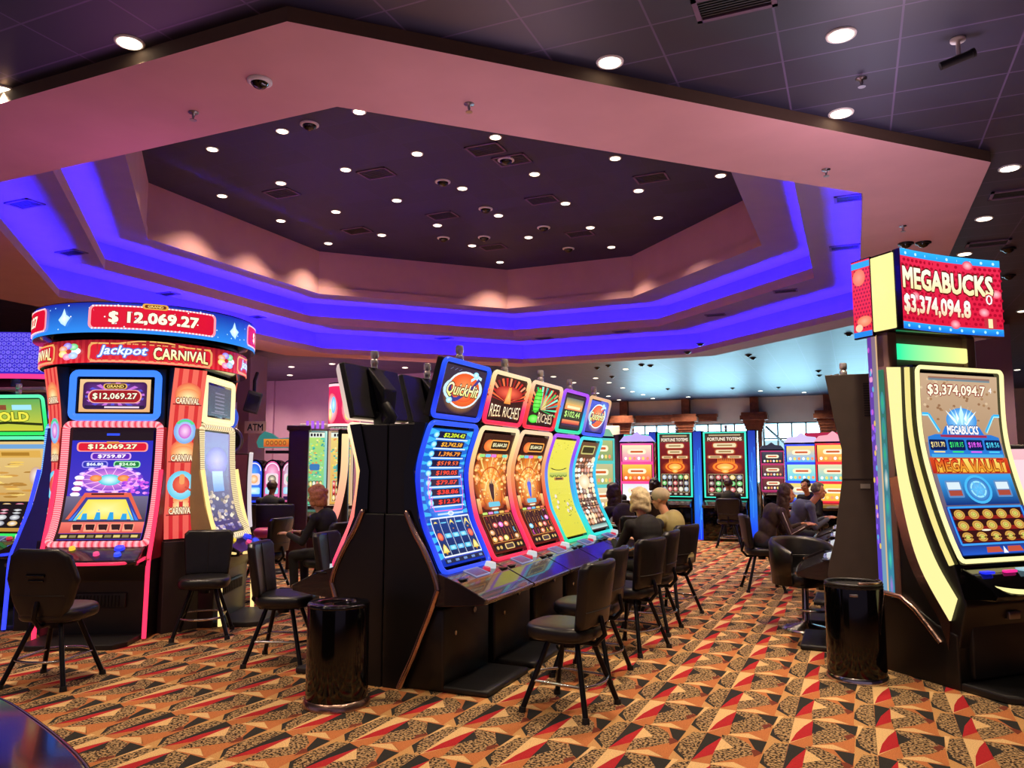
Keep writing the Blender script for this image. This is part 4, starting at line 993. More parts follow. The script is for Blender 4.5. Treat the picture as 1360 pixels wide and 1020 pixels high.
# ------------------------------------------------------------------ big machine on the right with its square lit topper
def big_right():
    n_ = Vector((.7071, -.7071, 0)); w_ = Vector((.7071, .7071, 0)); W = 1.02
    org = Vector((.18, 7.23, 0))+w_*(W/2)
    t = thing('slot_machine', 'large slot machine with cream light strips and a red jackpot sign on its mast', 'slot machine', org, face(.7071, -.7071))
    h = W/2; yz = lambda p, q, a: (a, -p, q)
    c = MB(); c.prism([(-.05, 0), (.66, 0), (.66, .40), (.48, .45), (.2, .60), (-.05, .62)], yz, -h, h, 0, .012)
    c.prism([(.1, .5), (.66, .3), (.74, .62), (.66, .90), (.56, 1.1), (.46, 1.36), (.36, 1.7), (.33, 2.0), (.34, 2.47), (.12, 2.47), (.12, 1.7)], yz, -h+.012, h-.012, 0, .012)
    c.build('cabinet', 'black_satin', t)
    # copper-coloured curved edge of the low side panel
    MB().tube([(-h-.004, -d, z) for d, z in ((.0, .62), (.17, .61), (.30, .53), (.42, .42), (.52, .32))], .022, 8).build('copper_edge', 'bronze_chrome', t)
    # cream light band on each side (flat curved blade)
    Lb = catmull([(.15, 2.475, 0), (.185, 1.77, 0), (.26, 1.25, 0), (.38, .86, 0), (.61, .50, 0)], 6); Rb = catmull([(.275, 2.46, 0), (.272, 1.77, 0), (.35, 1.35, 0), (.495, .955, 0), (.675, .67, 0)], 6)
    cream = hx('#fff0a0', 1.1)
    for s_ in (-1, 1):
        b = MB(); x = s_*(h-.006); n = len(Lb); vs = [(x+s_*.02, -p.x, p.y) for p in Lb]+[(x+s_*.02, -p.x, p.y) for p in Rb]+[(x, -p.x, p.y) for p in Lb]+[(x, -p.x, p.y) for p in Rb]
        fs = []
        for i in range(n-1):
            fs += [(i, i+1, n+i+1, n+i), (2*n+i, 3*n+i, 3*n+i+1, 2*n+i+1), (i, 2*n+i, 2*n+i+1, i+1), (n+i, n+i+1, 3*n+i+1, 3*n+i)]
        fs += [(0, n, 3*n, 2*n), (n-1, 3*n-1, 4*n-1, 2*n-1)]
        b.add(vs, fs, 0, cream); b.build('light_band', ['light_tube'], t)
        k = MB(); kk = [(p.x-.035, p.y-.05) for p in Lb[6:]]; 
        k.prism([(p.x, p.y) for p in Lb[8:]]+[(.585, .28)]+[(p.x-.09, p.y-.02) for p in reversed(Lb[8:])], yz, s_*(h-.008), s_*(h+.006)); k.build('bronze_blade', 'bronze_chrome', t)
    prof = [(.69, .935), (.61, 1.11), (.52, 1.36), (.425, 1.71), (.385, 2.01), (.39, 2.45)]
    fn, T = curved(prof, W-.06); Q = Panel(lambda u, v, o=0: fn(.045+.91*u, .03+.94*v, o+.008), (W-.06)*.91, T*.94, 2, 16); Q.gain = 1.12; pic_vault(Q); Q.build('screen', t)
    MB().prism([(.30, .92), (.71, .92)]+prof[1:]+[(.38, 2.47), (.2, 2.47)], yz, -h+.015, h-.015).build('screen_housing', 'black_gloss', t)
    cr = lambda u, v: hx('#fff0a8', 1.25)
    rim(fn, W-.06, T, cr, .017, .0, .022, .04, 12).build('light_rim', ['light_tube'], t)
    for s_ in (-1, 1):
        z = MB(); q = [Vector((s_*(h+.004), f.y, f.z)) for f in (fn(0, v/20, -.045) for v in range(21))]; z.tube(q, .02, 8, 0, [hx('#f0e088', 1.1)]*21); z.build('side_light', ['light_tube'], t)
    # deck
    d = MB(); d.prism([(.66, .72), (.70, .90), (.80, .86), (.95, .78), (1.0, .73), (.98, .69), (.66, .66)], yz, -h+.02, h-.02, 0, .012); o = d.build('button_deck', 'black_gloss', t)
    e = MB(); pp = catmull([(-.47, -.80, .80), (-.42, -.93, .775), (-.25, -1.0, .755), (0, -1.03, .75), (.25, -1.0, .755), (.42, -.93, .775), (.47, -.80, .80)], 5); e.tube(pp, .018, 8, 0, [hx('#fff0a0', 1.2)]*len(pp)); e.build('deck_light', ['light_tube'], o)
    for x, y, c_, sx, sy in ((-.34, .80, '#2030ff', .05, .03), (-.10, .80, '#ff2a9a', .06, .02), (.10, .79, '#a0c8d8', .08, .04), (.3, .80, '#40a0f0', .06, .03)):
        z = .865-(y-.80)*.53; b = MB(); b.box(x-sx, -y-sy, z-.004, x+sx, -y+sy, z+.016, 0, .006, col=hx(c_, 1.0)); b.build('button', ['lit_screen'], o)
    MB().prism([(-.5, .62), (.5, .62), (.5, 1.0), (.36, 1.14), (-.36, 1.14), (-.5, 1.0)], lambda p, q, a: (p, -q, a), 0, .06, 0, .015).build('footplate', 'black_plastic', t)
    MB().box(-.40, -.70, .08, .40, -.64, .60, 0, .01).build('belly_door', 'black_plastic', t)
    MB().box(-.06, -.745, .50, .06, -.70, .56, 0, .004).build('ticket_slot', 'steel', t)
    # mast with patterned light strip, lintel light, sign box
    m = MB(); m.box(-h, -.165, .6, -h+.10, .055, 2.8, 0, .006); m.box(h-.10, -.165, .6, h, .055, 2.8, 0, .006); m.box(-h, -.12, 2.48, h, .04, 2.80, 0, .006); mo = m.build('mast', 'mast_brown', t)
    sf = lambda u, v, o=0: Vector((-h-.003-o, .05-.21*u, .62+2.14*v))
    p = Panel(sf, .21, 2.14, 1, 12); p.rect(.02, 0, .22, 1, '#5040c0', '#6a3aa0'); p.rect(.22, 0, .42, 1, '#70a0c0', '#8a7080'); p.rect(.42, 0, .5, 1, '#d8b890', '#d8b080'); p.rect(.5, 0, .78, .86, '#3a88a8', '#207050')
    for k in range(34): p.oval(rnd.uniform(.04, .22), rnd.random(), .05, .012, rnd.choice(['#d05ad8', '#e8c060', '#8a5af0', '#f0a0d0', '#60b0e0']), n=7, hold=k > 0)
    for k, c_ in enumerate(('#a87ad8', '#40d0b0', '#20c090', '#18b890', '#e0e8d0', '#20b878', '#18a868', '#20c080')): p.oval(.64, .03+.1*k, .1, .045, '#3a88a0', c_, 10, hold=k > 0)
    p.build('patterned_strip', mo)
    l = MB(); l.box(-h+.10, -.17, 2.55, h-.10, -.12, 2.68, 0, .012, col=None)
    gr, cm = hx('#2af0a0', 1.2), hx('#f4ee90', 1.2)
    l.c = [[mixc(gr, cm, min(1, max(0, (l.v[i].x-.12)/.2))) for i in f] for f in l.f]; l.build('lintel_light', ['light_tube'], t)
    # sign
    s0, s1 = 2.77, 3.44; sb = MB(); sb.box(-h-.02, -.30, s0, h+.12, .16, s1, 0, .008); sg = sb.build('jackpot_sign', 'black_gloss', t)
    FW = W+.14
    def ff(u, v, o=0):   # gently hollow front
        return Vector((-h-.02+u*FW, -.305-o+.045*sin(pi*u)-.0-.045, s0+(s1-s0)*v))
    ex = MB(); pts = [ff(k/12, 0, -.003) for k in range(13)]
    ex.prism([(a.x, a.y) for a in pts]+[(h+.12, -.28), (-h-.02, -.28)], lambda a, b, c: (a, b, c), s0, s1); ex.build('sign_front', 'black_gloss', sg)
    p = Panel(ff, FW, s1-s0, 12, 1); p.gain = 1.15; p.rect(0, 0, 1, 1, '#d81838', '#e82a50')
    for j in range(12):
        for i in range(22): p.oval(.02+.0455*i+.022*(j % 2), .14+.066*j, .017, .022, '#b00c2c', n=6, hold=(i+j) > 0)
    p.rect(0, 0, 1, .09, '#1a70e0', '#2aa8f8'); p.rect(0, .91, 1, 1, '#2a9cf0', '#30b4ff')
    for k in range(9): p.oval(.06+.11*k, .95, .012, .02, '#c8f4ff', n=8, hold=k > 0); p.oval(.06+.11*k, .045, .012, .02, '#a8e8ff', n=8, hold=True)
    for u, v in ((.7, .9), (.15, .42), (.83, .3), (.55, .12), (.95, .55)): p.oval(u, v, .05, .06, '#e83058', '#ffc8d0', 12)
    p.text('MEGABUCKS', .47, .645, .90, .25, '#ffe6a8', .05, '#6a1410', .05, c2='#fffbe8'); p.text('$3,374,094.8', .36, .31, .68, .24, '#ffc890', .045, '#a81c30', .045, c2='#ffffff')
    p.text('0', .88, .47, .06, .13, '#ffffff', .05, '#c03040', .04); p.text('1', .88, .16, .04, .12, '#ffe8b0', .05, '#c03040', .04)
    p.build('sign_screen', sg)
    cf = MB(); cf.tube([(-h-.025, -.20, s0+.01), (-h-.025, -.20, s1-.01)], .085, 4, 0, [hx('#f8ee98', 1.1)]*2); 
    cf = MB(); cf.box(-h-.035, -.285, s0+.015, -h-.015, -.055, s1-.02, 0, .008, col=hx('#f8ee98', 1.15)); cf.build('corner_light', ['light_tube'], sg)
    sp = MB(); sp.box(-h-.03, -.05, s0-.02, -h-.0, .16, s1+.0); sp.build('side_box', 'black_gloss', sg)
    p = Panel(lambda u, v, o=0: Vector((-h-.032-o, .155-.2*u, s0-.01+(s1-s0)*v)), .2, s1-s0); p.gain = 1.1; p.rect(0, 0, 1, 1, '#e8203a', '#f03848')
    for j in range(16):
        for i in range(6): p.oval(.1+.16*i+.08*(j % 2), .12+.05*j, .05, .016, '#a81030', n=6, hold=(i+j) > 0)
    p.oval(.4, .78, .34, .11, '#ff7a50', '#ffa078', 16); p.oval(.6, .2, .4, .07, '#ff7a50', '#ffb088', 16); p.oval(.3, .12, .2, .05, '#ffd0a8', n=12); p.rect(0, 0, 1, .07, '#1a88e8'); p.rect(0, .9, 1, .98, '#2aa8f0'); p.build('side_screen', sg)
    return t
def pic_vault(p):
    p.rect(0, 0, 1, 1, '#0c2a70', '#b89870'); p.rect(0, .62, 1, 1, '#b09070', '#c8a888')
    for k in range(60): p.oval(rnd.random(), rnd.uniform(.7, .98), .02, .008, rnd.choice(['#a8805a', '#d8bc98', '#987050']), n=6, hold=k > 0)
    p.rect(.1, .965, .9, .985, '#6090a0', '#a0603a'); p.text('$3,374,094.7', .46, .91, .74, .062, '#fff4d8', .03, '#8a1c18', .06); p.text('4', .9, .92, .04, .03, '#ffffff', .02)
    # wings emblem over the name plate
    p.poly([(.28, .71), (.72, .71), (.78, .66), (.22, .66)], '#2a78d8'); p.oval(.5, .745, .2, .07, '#3a90e0', '#a8e4ff', 20)
    for s_ in (-1, 1):
        for k in range(3): p.poly([(.5+s_*.03, .73+.012*k), (.5+s_*(.2-.05*k), .80+.012*k), (.5+s_*(.15-.04*k), .765+.012*k), (.5+s_*.06, .715+.01*k)], ['#e8fbff', '#b0ecff', '#f4ffff'][k])
    p.poly([(.5, .71), (.47, .78), (.5, .83), (.53, .78)], '#c8f4ff'); p.text('MEGABUCKS', .5, .69, .40, .045, '#ffffff', .04, '#123a88', .06)
    for s_ in (-1, 1): p.line([(.5+s_*.5, .775), (.5+s_*.42, .775), (.5+s_*.30, .68)], .028, '#38b4f0'); p.line([(.5+s_*.5, .77), (.5+s_*.425, .77), (.5+s_*.31, .675)], .01, '#a8f0ff')
    p.poly([(.04, .65), (.14, .665), (.86, .665), (.96, .65), (.98, .54), (.02, .54)], '#2a78d0'); p.rect(.2, .648, .8, .662, '#a02a4a')
    for k, (t_, c) in enumerate((('$131.70', '#f0d88a'), ('$118.15', '#3ae06a'), ('$18.86', '#e05af0'), ('$18.56', '#50d0f0'))):
        u = .15+.235*k; p.rrect(u-.105, .575, u+.105, .635, '#0c1c50', .15, hold=k > 0); p.text(t_, u, .605, .17, .032, c, .04)
        p.rect(u-.07, .562, u+.07, .57, c)
    p.rect(.04, .535, .96, .553, '#48a8e0')
    p.rect(.0, .445, 1, .532, '#b02018', '#d84a20'); p.rect(.05, .45, .95, .527, '#f0a830', '#ffe070'); p.text('MEGA VAULT', .5, .489, .88, .066, '#e8a830', .03, '#8a1a10', .05, c2='#d83020')
    p.rect(.04, .27, .98, .44, '#0e2c78', '#3aa0e8'); p.oval(.5, .355, .16, .075, '#1c58b0', '#7ad0ff', 24); p.ring(.5, .355, .17, .08, .03, '#48b8f0', 26); p.ring(.5, .355, .1, .047, .02, '#9ae4ff', 20)
    for k in range(6): a = 2*pi*k/6; p.line([(.5, .355), (.5+.1*cos(a), .355+.045*sin(a))], .012, '#58b8f0', hold=k > 0)
    for u in (.2, .82):
        p.rrect(u-.1, .31, u+.1, .405, '#5a8ac0', .1); p.rect(u-.08, .355, u+.08, .395, '#d8e8f0'); p.rect(u-.08, .32, u+.08, .35, '#a84a3a')
    p.rect(.02, .05, 1, .262, '#1c3aa0'); p.rect(.06, .062, .95, .25, '#3a0f10', '#2a0c12')
    for j in range(3): p.rect(.06, .07+.06*j, .95, .10+.06*j, '#8a1a18', hold=j > 0)
    for j in range(3):
        for i in range(5):
            u, v = .15+.177*i, .217-.061*j; p.oval(u, v, .066, .0265, '#c89038', '#f4d888', 18, hold=(i+j) > 0)
    p.nx()
    for j in range(3):
        for i in range(5):
            u, v = .15+.177*i, .217-.061*j; p.ring(u, v, .05, .020, .008, '#a8742a', 14, hold=True); p.oval(u, v, .028, .011, '#9aa83a', '#e8d870', 10, hold=True)
    p.oval(.41, .13, .06, .005, '#fff4d8', n=10); p.frame(.04, .055, .97, .257, .016, '#3a9cf0'); p.rect(0, .0, 1, .045, '#2058c8', '#1a3a90')
    for u in (.4, .66): p.poly([(u-.1, .008), (u+.1, .008), (u+.08, .038), (u-.08, .038)], '#c0503a')
    p.poly([(.5, .002), (.53, .04), (.56, .002)], '#f0f4ff')
mat('mast_brown', '#6a5048', .4, .3); mat('post_dark', '#2c2024', .5)
big_right()
# ================================================================== BACKGROUND MACHINES AND FITTINGS
def flatmap(w, z0, z1, y=0.0, lean=0.0):
    return lambda u, v, o=0: Vector(((u-.5)*w, y-o+lean*v, z0+(z1-z0)*v))
def tall_machine(label, loc, rz, w, ztop, pic, rimc, body, side=None, group=None, pillars=True, cat='slot machine'):
    t = thing('slot_machine', label, cat, loc, rz, group)
    MB().box(-w/2, -.05, 0, w/2, .55, ztop, 0, .01).box(-w/2+.02, -.34, 0, w/2-.02, .0, .72, 0, .02).build('cabinet', body, t)
    z0, z1 = .98, ztop-.05; fn = flatmap(w-.12, z0, z1, -.06); p = Panel(fn, w-.12, z1-z0); p.gain = 1.05; pic(p); p.build('screen', t)
    r = MB(); h = w/2-.04; r.tube([(-h, -.07, z0-.02), (h, -.07, z0-.02), (h, -.07, z1+.02), (-h, -.07, z1+.02)], .024, 6, 0, [rimc]*4, closed=True); r.build('light_rim', ['light_tube'], t)
    MB().prism([(.05, .72), (.05, .92), (.30, .86), (.46, .79), (.44, .73)], lambda a, b, c: (c, -a, b), -w/2+.02, w/2-.02, 0, .01).build('button_deck', 'deck_gloss', t)
    if side:
        for s_ in (-1, 1):
            q = MB(); xc = s_*(w/2+.10); q.box(xc-.085, -.11, 0, xc+.085, .45, ztop+.02, 0, .01); lp = q.build('light_pillar', 'black_gloss', t); pp = Panel(lambda u, v, o=0: Vector((xc-.08+.16*u, -.111-o, ztop*v)), .16, ztop); pp.rect(0, 0, 1, .35, '#0a30ff', '#2a80f0'); pp.rect(0, .35, 1, .7, '#2a80f0', '#2860e0'); pp.rect(0, .7, 1, 1, '#2860e0', '#1838b0'); [pp.line([(rnd.random(), rnd.random()*.9), (rnd.random(), rnd.random()*.9)], .012, rnd.choice(['#3a98ff', '#1848e0', '#58b8ff'])) for k in range(6)]; pp.build('lit_face', lp)
    candle(t, 0, -.2, ztop, 1.0)
    return t
def pic_fortune(p):
    p.rect(0, 0, 1, 1, '#2a0c10', '#8a1c1c'); p.rect(0, .87, 1, 1, '#5a4028', '#3a2a20'); p.rect(.1, .96, .9, .985, '#b8a078'); p.text('FORTUNE TOTEMS', .5, .91, .86, .05, '#ffe8c0', .04, '#6a1a10', .06, c2='#fff8e8')
    for (u, v, w_, h_) in ((.5, .81, .32, .045), (.5, .71, .26, .04), (.25, .625, .2, .03), (.74, .625, .2, .03)):
        p.rrect(u-w_, v-h_, u+w_, v+h_, '#b8502a', .4); p.rrect(u-w_+.03, v-h_+.012, u+w_-.03, v+h_-.012, '#f0dca8', .4, c2='#fff2cc'); p.rect(u-w_*.6, v-.012, u+w_*.6, v+.012, '#a88450')
    p.oval(.5, .46, .46, .12, '#6a1018', '#ff6a20', 26); p.oval(.5, .47, .32, .085, '#ff7a20', '#ffe070', 24); p.ring(.5, .47, .26, .065, .05, '#d84a18', 22); p.oval(.5, .46, .16, .03, '#ffb838', '#fff0a0', 16); p.oval(.5, .40, .1, .03, '#ffa020', '#ffe890', 14)
    for k in range(9): p.poly([(.3+.05*k, .53), (.325+.05*k, .62), (.35+.05*k, .53)], '#ff8a2a', hold=k > 0)
    symbol_grid(p, .06, .06, .94, .35, 5, 3, ['#58c050', '#e0d8c0', '#c8403a', '#f0d070', '#8a8a98', '#a8b8c8', '#6a2a2a'], '#241014', '#f0d8a0')
    p.rect(.04, .012, .96, .048, '#3a2018')
    for k in range(5): p.oval(.14+.18*k, .03, .05, .014, '#c8c0b0', n=10, hold=k > 0)
tealc = hx('#38e8c8', 1.2); bluec = hx('#1060ff', .9)
GF = 'tall blue-lit machines across the aisle end'
pF = atd(965, 18.6); x0 = pF.x; yF = 18.25
tall_machine('tall red-screened machine with teal rim at the aisle end, a man seated at it', (x0, yF, 0), 0, 1.0, 2.46, pic_fortune, tealc, 'black_gloss', bluec, GF)
tall_machine('tall red-screened machine with teal rim, left of the one the man plays', (x0-1.16, yF+.1, 0), 0, .84, 2.46, pic_fortune, tealc, 'black_gloss', bluec, GF)
tall_machine('narrow red-screened machine with teal rim beside the pink three-screen one', (x0-2.25, yF+.75, 0), R(40), .8, 2.46, pic_fortune, tealc, 'black_gloss', None, GF)
def stack_machine(label, loc, rz, frame, cols, group, crown='#ffb0c0'):
    t = thing('slot_machine', label, 'slot machine', loc, rz, group); w = .75; fr = hx(frame, 1.1)
    c = MB(); c.box(-w/2, 0, 0, w/2, .55, 2.2, 0, .02).box(-w/2+.02, -.3, 0, w/2-.02, .05, .78, 0, .02); c.build('cabinet', 'black_gloss', t)
    for k, (c0, c1) in enumerate(cols):
        z0 = .92+.42*k; f = flatmap(w-.12, z0, z0+.36, -.012); p = Panel(f, w-.12, .36); p.gain = 1.1; p.rect(0, 0, 1, 1, c0, c1); p.rrect(.18, .45, .82, .75, '#fff0c0', .5, c2='#ffffff'); p.rrect(.28, .54, .72, .66, '#d0602a', .5)
        for q in range(6): p.oval(.12+.15*q, .2, .05, .1, ['#ffffff', '#ffe070', '#ff9a70'][q % 3], n=10, hold=q > 0)
        p.build('screen', t)
        r = MB(); h = w/2-.03; r.tube([(-h, -.01, z0-.02), (h, -.01, z0-.02), (h, -.01, z0+.38), (-h, -.01, z0+.38)], .024, 6, 0, [fr]*4, closed=True); r.build('light_rim', ['light_tube'], t)
    cr = MB(); cr.prism([(-.38, 2.2), (.38, 2.2), (.28, 2.32), (.1, 2.34), (0, 2.42), (-.1, 2.34), (-.28, 2.32)], lambda a, b, c_: (a, c_, b), .02, .2, 0, col=hx(crown, 1.0)); cr.build('crown_sign', ['lit_screen'], t)
    MB().prism([(.0, .76), (.02, .88), (.25, .84), (.42, .78), (.40, .73)], lambda a, b, c_: (c_, -a, b), -w/2+.02, w/2-.02, 0, .01).build('button_deck', 'deck_gloss', t)
    return t
GW = 'three-screen machines before the far windows'
WC = (('#3a8ae8', '#ffe060'), ('#58c8f0', '#b8f0d0'), ('#58b8f8', '#ffd870'))
a = atd(1065, 18.8); stack_machine('three-screen slot machine with blue frame before the far windows', a, face(-.1, -1), '#3050ff', WC, GW, '#e0d0ff')
a = atd(1107, 18.2); stack_machine('three-screen slot machine with red frame beside the blue-framed one', a, face(-.1, -1), '#ff3040', (('#ffb040', '#ffe060'), ('#58c8d0', '#e8e0b0'), ('#ff8a40', '#ffd870')), GW)
a = atd(846, 17.2); stack_machine('pink three-screen slot machine standing beside the far timber column', a, face(.15, -1), '#ff4a9a', (('#ffffff', '#e8e8f0'), ('#e8402a', '#ffd050'), ('#ff70b0', '#fff0c0')), GW, '#c8b0ff')
a = atd(797, 13.9); stack_machine('slim slot machine with three lit panels just past the bank end', a, face(.9, -.45), '#58c8c0', (('#c8a070', '#e8d8b0'), ('#a8b870', '#c8c090'), ('#88a068', '#b0c080')), GW, '#88c0a0')
a = atd(1026, 26); stack_machine('dark slot machine leaning before the window right of the blue pillar', a, face(.3, -1), '#c03a70', (('#4a3038', '#7a3a3a'), ('#3a3a48', '#8a5048'), ('#2a2a30', '#4a4a58')), GW, '#3a3a4a')
# left rear: pair of tall prize machines, arched machines, a round-topped one
def pic_green(p, warm=False):
    A, B_ = ('#58c890', '#b8e070') if not warm else ('#e0a850', '#f0d880')
    p.rect(0, 0, 1, 1, A, B_); p.rect(0, .93, 1, 1, '#e8f0e0'); 
    for k in range(5): p.rect(.15+.15*k, .945, .25+.15*k, .985, '#2a2030', hold=k > 0)
    for k in range(90): p.oval(rnd.random(), rnd.uniform(.36, .92), .06, .012, rnd.choice(['#f0e860', '#50c8b0', '#e89050', '#a0e0a0', '#3aa8a0', '#f8f0a0']), n=7, hold=k > 0)
    p.rrect(.28, .47, .78, .56, '#3a7ab8' if not warm else '#50a0a0', .3); symbol_grid(p, .12, .04, .92, .33, 5, 3, ['#f0d850', '#ff6a50', '#a0f080', '#f0f0e0'] if not warm else ['#ff5040', '#ffe070', '#ffb0a0'], '#0c6a3a' if not warm else '#a02020', '#c8f0c0')
GP = 'tall prize machines at the left rear'
b0 = atd(417, 14.6); b1 = atd(452, 14.6); dirn = (b1-b0).normalized(); nf = face(dirn.y, -dirn.x)
tall_machine('tall machine with green and yellow screen at the left rear, white lettered crown', b0, nf, .48, 2.32, pic_green, hx('#a0e8e0', .8), 'maroon_panel', None, GP)
tall_machine('tall machine with orange and yellow screen beside the green one', b1, nf, .48, 2.32, lambda p: pic_green(p, True), hx('#f0c8a0', .8), 'maroon_panel', None, GP)
for px, ln in ((418, 'white and violet crown sign above the green-screened machine'), ):
    t = tag(MB().box(-.27, .05, 0, .27, .16, .11, 0, .01).build('crown_sign', 'white_plastic', None, (b0.x, b0.y, 2.325), nf), ln, 'sign')
    g = MB()
    for k in range(4): g.box(-.16+.09*k, .04, .02, -.11+.09*k, .05, .16, 0, 0, 2, hx('#b060e8', 1.1))
    g.build('letters', ['lit_screen'], t)
t = thing('slot_machine', 'tall plain maroon cabinet seen from its side at the left rear', 'slot machine', atd(389, 13.6), face(-.8, -.6))
MB().box(-.30, -.06, 0, .30, .25, 2.30, 0, .012).box(-.33, -.10, 2.25, .33, .28, 2.33, 0, .01).build('cabinet', 'maroon_panel', t); MB().box(-.25, -.065, 1.0, .25, -.058, 2.2).build('screen_blank', 'black_gloss', t)
def sign_drum():
    q = atd(456, 13.6); t = thing('display_drum', 'tall curved red display drum lit white and blue, left of the tilted topper', 'sign', (q.x, q.y, 0), 0)
    MB().cyl((0, 0, 0), (0, 0, 2.28), .10, n=16).build('post', 'black_satin', t)
    def fn(u, v, o=0): a = u*2*pi; return Vector(((.27+o)*cos(a), (.27+o)*sin(a), 2.33+.72*v))
    MB().cyl((0, 0, 2.31), (0, 0, 3.07), .265, n=40).build('drum', 'black_gloss', t)
    p = Panel(fn, 1.7, .72, 36, 1); p.gain = 1.2; p.rect(0, 0, 1, 1, '#c8204a', '#e82a60')
    for k in range(5): p.oval(.1+.2*k, .42, .08, .36, '#ff5a70', '#ffffff', 18, hold=k > 0); p.oval(.13+.2*k, .5, .03, .2, '#58b8ff', '#e0ffff', 12); p.oval(.08+.2*k, .28, .03, .14, '#ffd060', '#fff8d0', 12)
    p.rect(0, .94, 1, 1, '#ffd0d8'); p.rect(0, 0, 1, .06, '#ffe0e0'); p.build('screen', t)
    # glowing curved side panel of the same unit
    l = MB(); pts = catmull([(-.22, -.22, .35), (.02, -.2, .9), (.14, -.18, 1.5), (.16, -.18, 2.2)], 6); l.tube(pts, .06, 8, 0, [mixc(hx('#ff4a70', 1.1), hx('#ffe0a0', 1.2), i/(len(pts)-1)) for i in range(len(pts))]); l.build('light_blade', ['light_tube'], t)
sign_drum()
def arched(label, px, dist, c0, c1, disc):
    t = thing('slot_machine', label, 'slot machine', atd(px, dist), face(.45, -.9), 'arched machines at the left rear'); w = .36
    ol = [(-w/2, 0), (w/2, 0), (w/2, 1.55)]+[(w/2*cos(R(a)), 1.55+.24*sin(R(a))) for a in range(15, 180, 15)]+[(-w/2, 1.55)]
    MB().prism(ol, lambda a, b, c_: (a, c_, b), 0, .5, 0, .006).box(-w/2+.01, -.25, 0, w/2-.01, .05, .86, 0, .02).build('cabinet', 'black_gloss', t)
    f = flatmap(w-.06, .98, 1.76, -.012); p = Panel(f, w-.06, .78); p.gain = 1.1
    p.poly([(0, 0), (1, 0), (1, .72)]+[(.5+.5*cos(R(a)), .72+.28*sin(R(a))) for a in range(20, 180, 20)]+[(0, .72)], c0, c2=c1)
    p.rrect(.12, .42, .88, .7, '#e8e0f0', .2, c2='#ffb870'); p.oval(.5, .56, .25, .1, disc, '#fff0d0', 14); p.rrect(.1, .2, .9, .36, '#8ad8ff', .2, c2='#f0ffff'); p.ring(.5, .76, .44, .2, .06, '#f0e8ff', 18, 0, 180); p.rect(.1, .05, .9, .14, '#281840'); p.build('screen', t)
    MB().prism([(0, .84), (.02, .93), (.3, .88), (.3, .82)], lambda a, b, c_: (c_, -a, b), -w/2, w/2, 0, .01).build('button_deck', 'deck_gloss', t)
arched('small arched blue slot machine at the left rear, lit like a jukebox', 338, 15.6, '#2038d8', '#58a8ff', '#f0a050')
arched('small arched pink slot machine right of the blue one', 362, 15.6, '#d84a90', '#ffc0e0', '#40403a')
arched('small arched slot machine half hidden behind the maroon cabinet', 386, 15.6, '#c04a80', '#e8f0ff', '#60c0a0')
t = tag(MB().prism([(x*.66, z*.8) for x, z in ((-.5, 0), (.45, 0), (.5, .1), (.4, .26), (.1, .24), (-.1, .36), (-.32, .42), (-.48, .3), (-.56, .14))], lambda a, b, c_: (a, c_, b), 0, .12, 0, .01, hx('#4aa8a0', .5)).build('topper_sign', ['lit_screen'], None, tuple(atd(364, 16.4, 2.03)), face(.45, -.9)), 'shaped teal and orange sign above the arched machines', 'sign')
p = Panel(lambda u, v, o=0: Vector((-.22+.5*u, -.005-o, .02+.16*v)), .5, .16); p.rect(0, 0, 1, 1, '#c8502a', '#e89030'); [p.oval(.15+.17*k, .5, .07, .3, '#7a2010', '#e8a040', 10) for k in range(5)]; p.build('lettering', t)
t = tag(MB().box(0, 0, 0, 1.7, .10, .06).build('sign_pole', 'black_satin', None, tuple(atd(352, 16.6, 1.92)), face(.45, -.9)+0), 'thin dark rail carrying the shaped sign over the arched machines', 'rail')
def round_top():
    t = thing('slot_machine', 'dark maroon slot machine with round topper and white curved light edge, by the pillar', 'slot machine', atd(300, 12.6), face(.75, -.65))
    yz = lambda a, b, c_: (c_, -a, b)
    MB().prism([(-.3, 0), (.25, 0), (.42, .8), (.22, 1.1), (.15, 1.5), (.25, 1.85), (-.3, 1.85)], yz, -.32, .32, 0, .01).build('cabinet', 'maroon_panel', t)
    l = MB(); pts = catmull([(.33, -.44, .78), (.33, -.24, 1.1), (.33, -.17, 1.5), (.33, -.27, 1.86)], 6); l.tube(pts, .03, 8, 0, [hx('#e8dce0', .9)]*len(pts)); l.build('light_edge', ['light_tube'], t)
    d = MB(); d.cyl((0, -.10, 2.04), (0, .0, 2.04), .2, n=28); rt_ = d.build('round_topper', 'dark_metal', t); MB().tube([(.2*cos(R(a)), -.1, 2.04+.2*sin(R(a))) for a in range(0, 360, 15)], .03, 8, closed=True).build('ring', 'steel', rt_)
    f = curved([(.36, .86), (.25, 1.1), (.18, 1.5), (.27, 1.83)], .56)[0]; p = Panel(f, .56, 1.0, 1, 8); p.rect(0, 0, 1, 1, '#3a1018', '#50202a'); 
    for k in range(5): p.ring(.3+.1*(k % 2), .2+.15*k, .14, .05, .03, '#a83a48', 14)
    p.rect(.3, .8, .7, .9, '#b0a080'); p.build('screen', t)
    MB().cyl((.1, -.05, 2.22), (.1, -.05, 2.42), .04, n=12).build('signal_light', 'candle_plastic', t)
round_top()
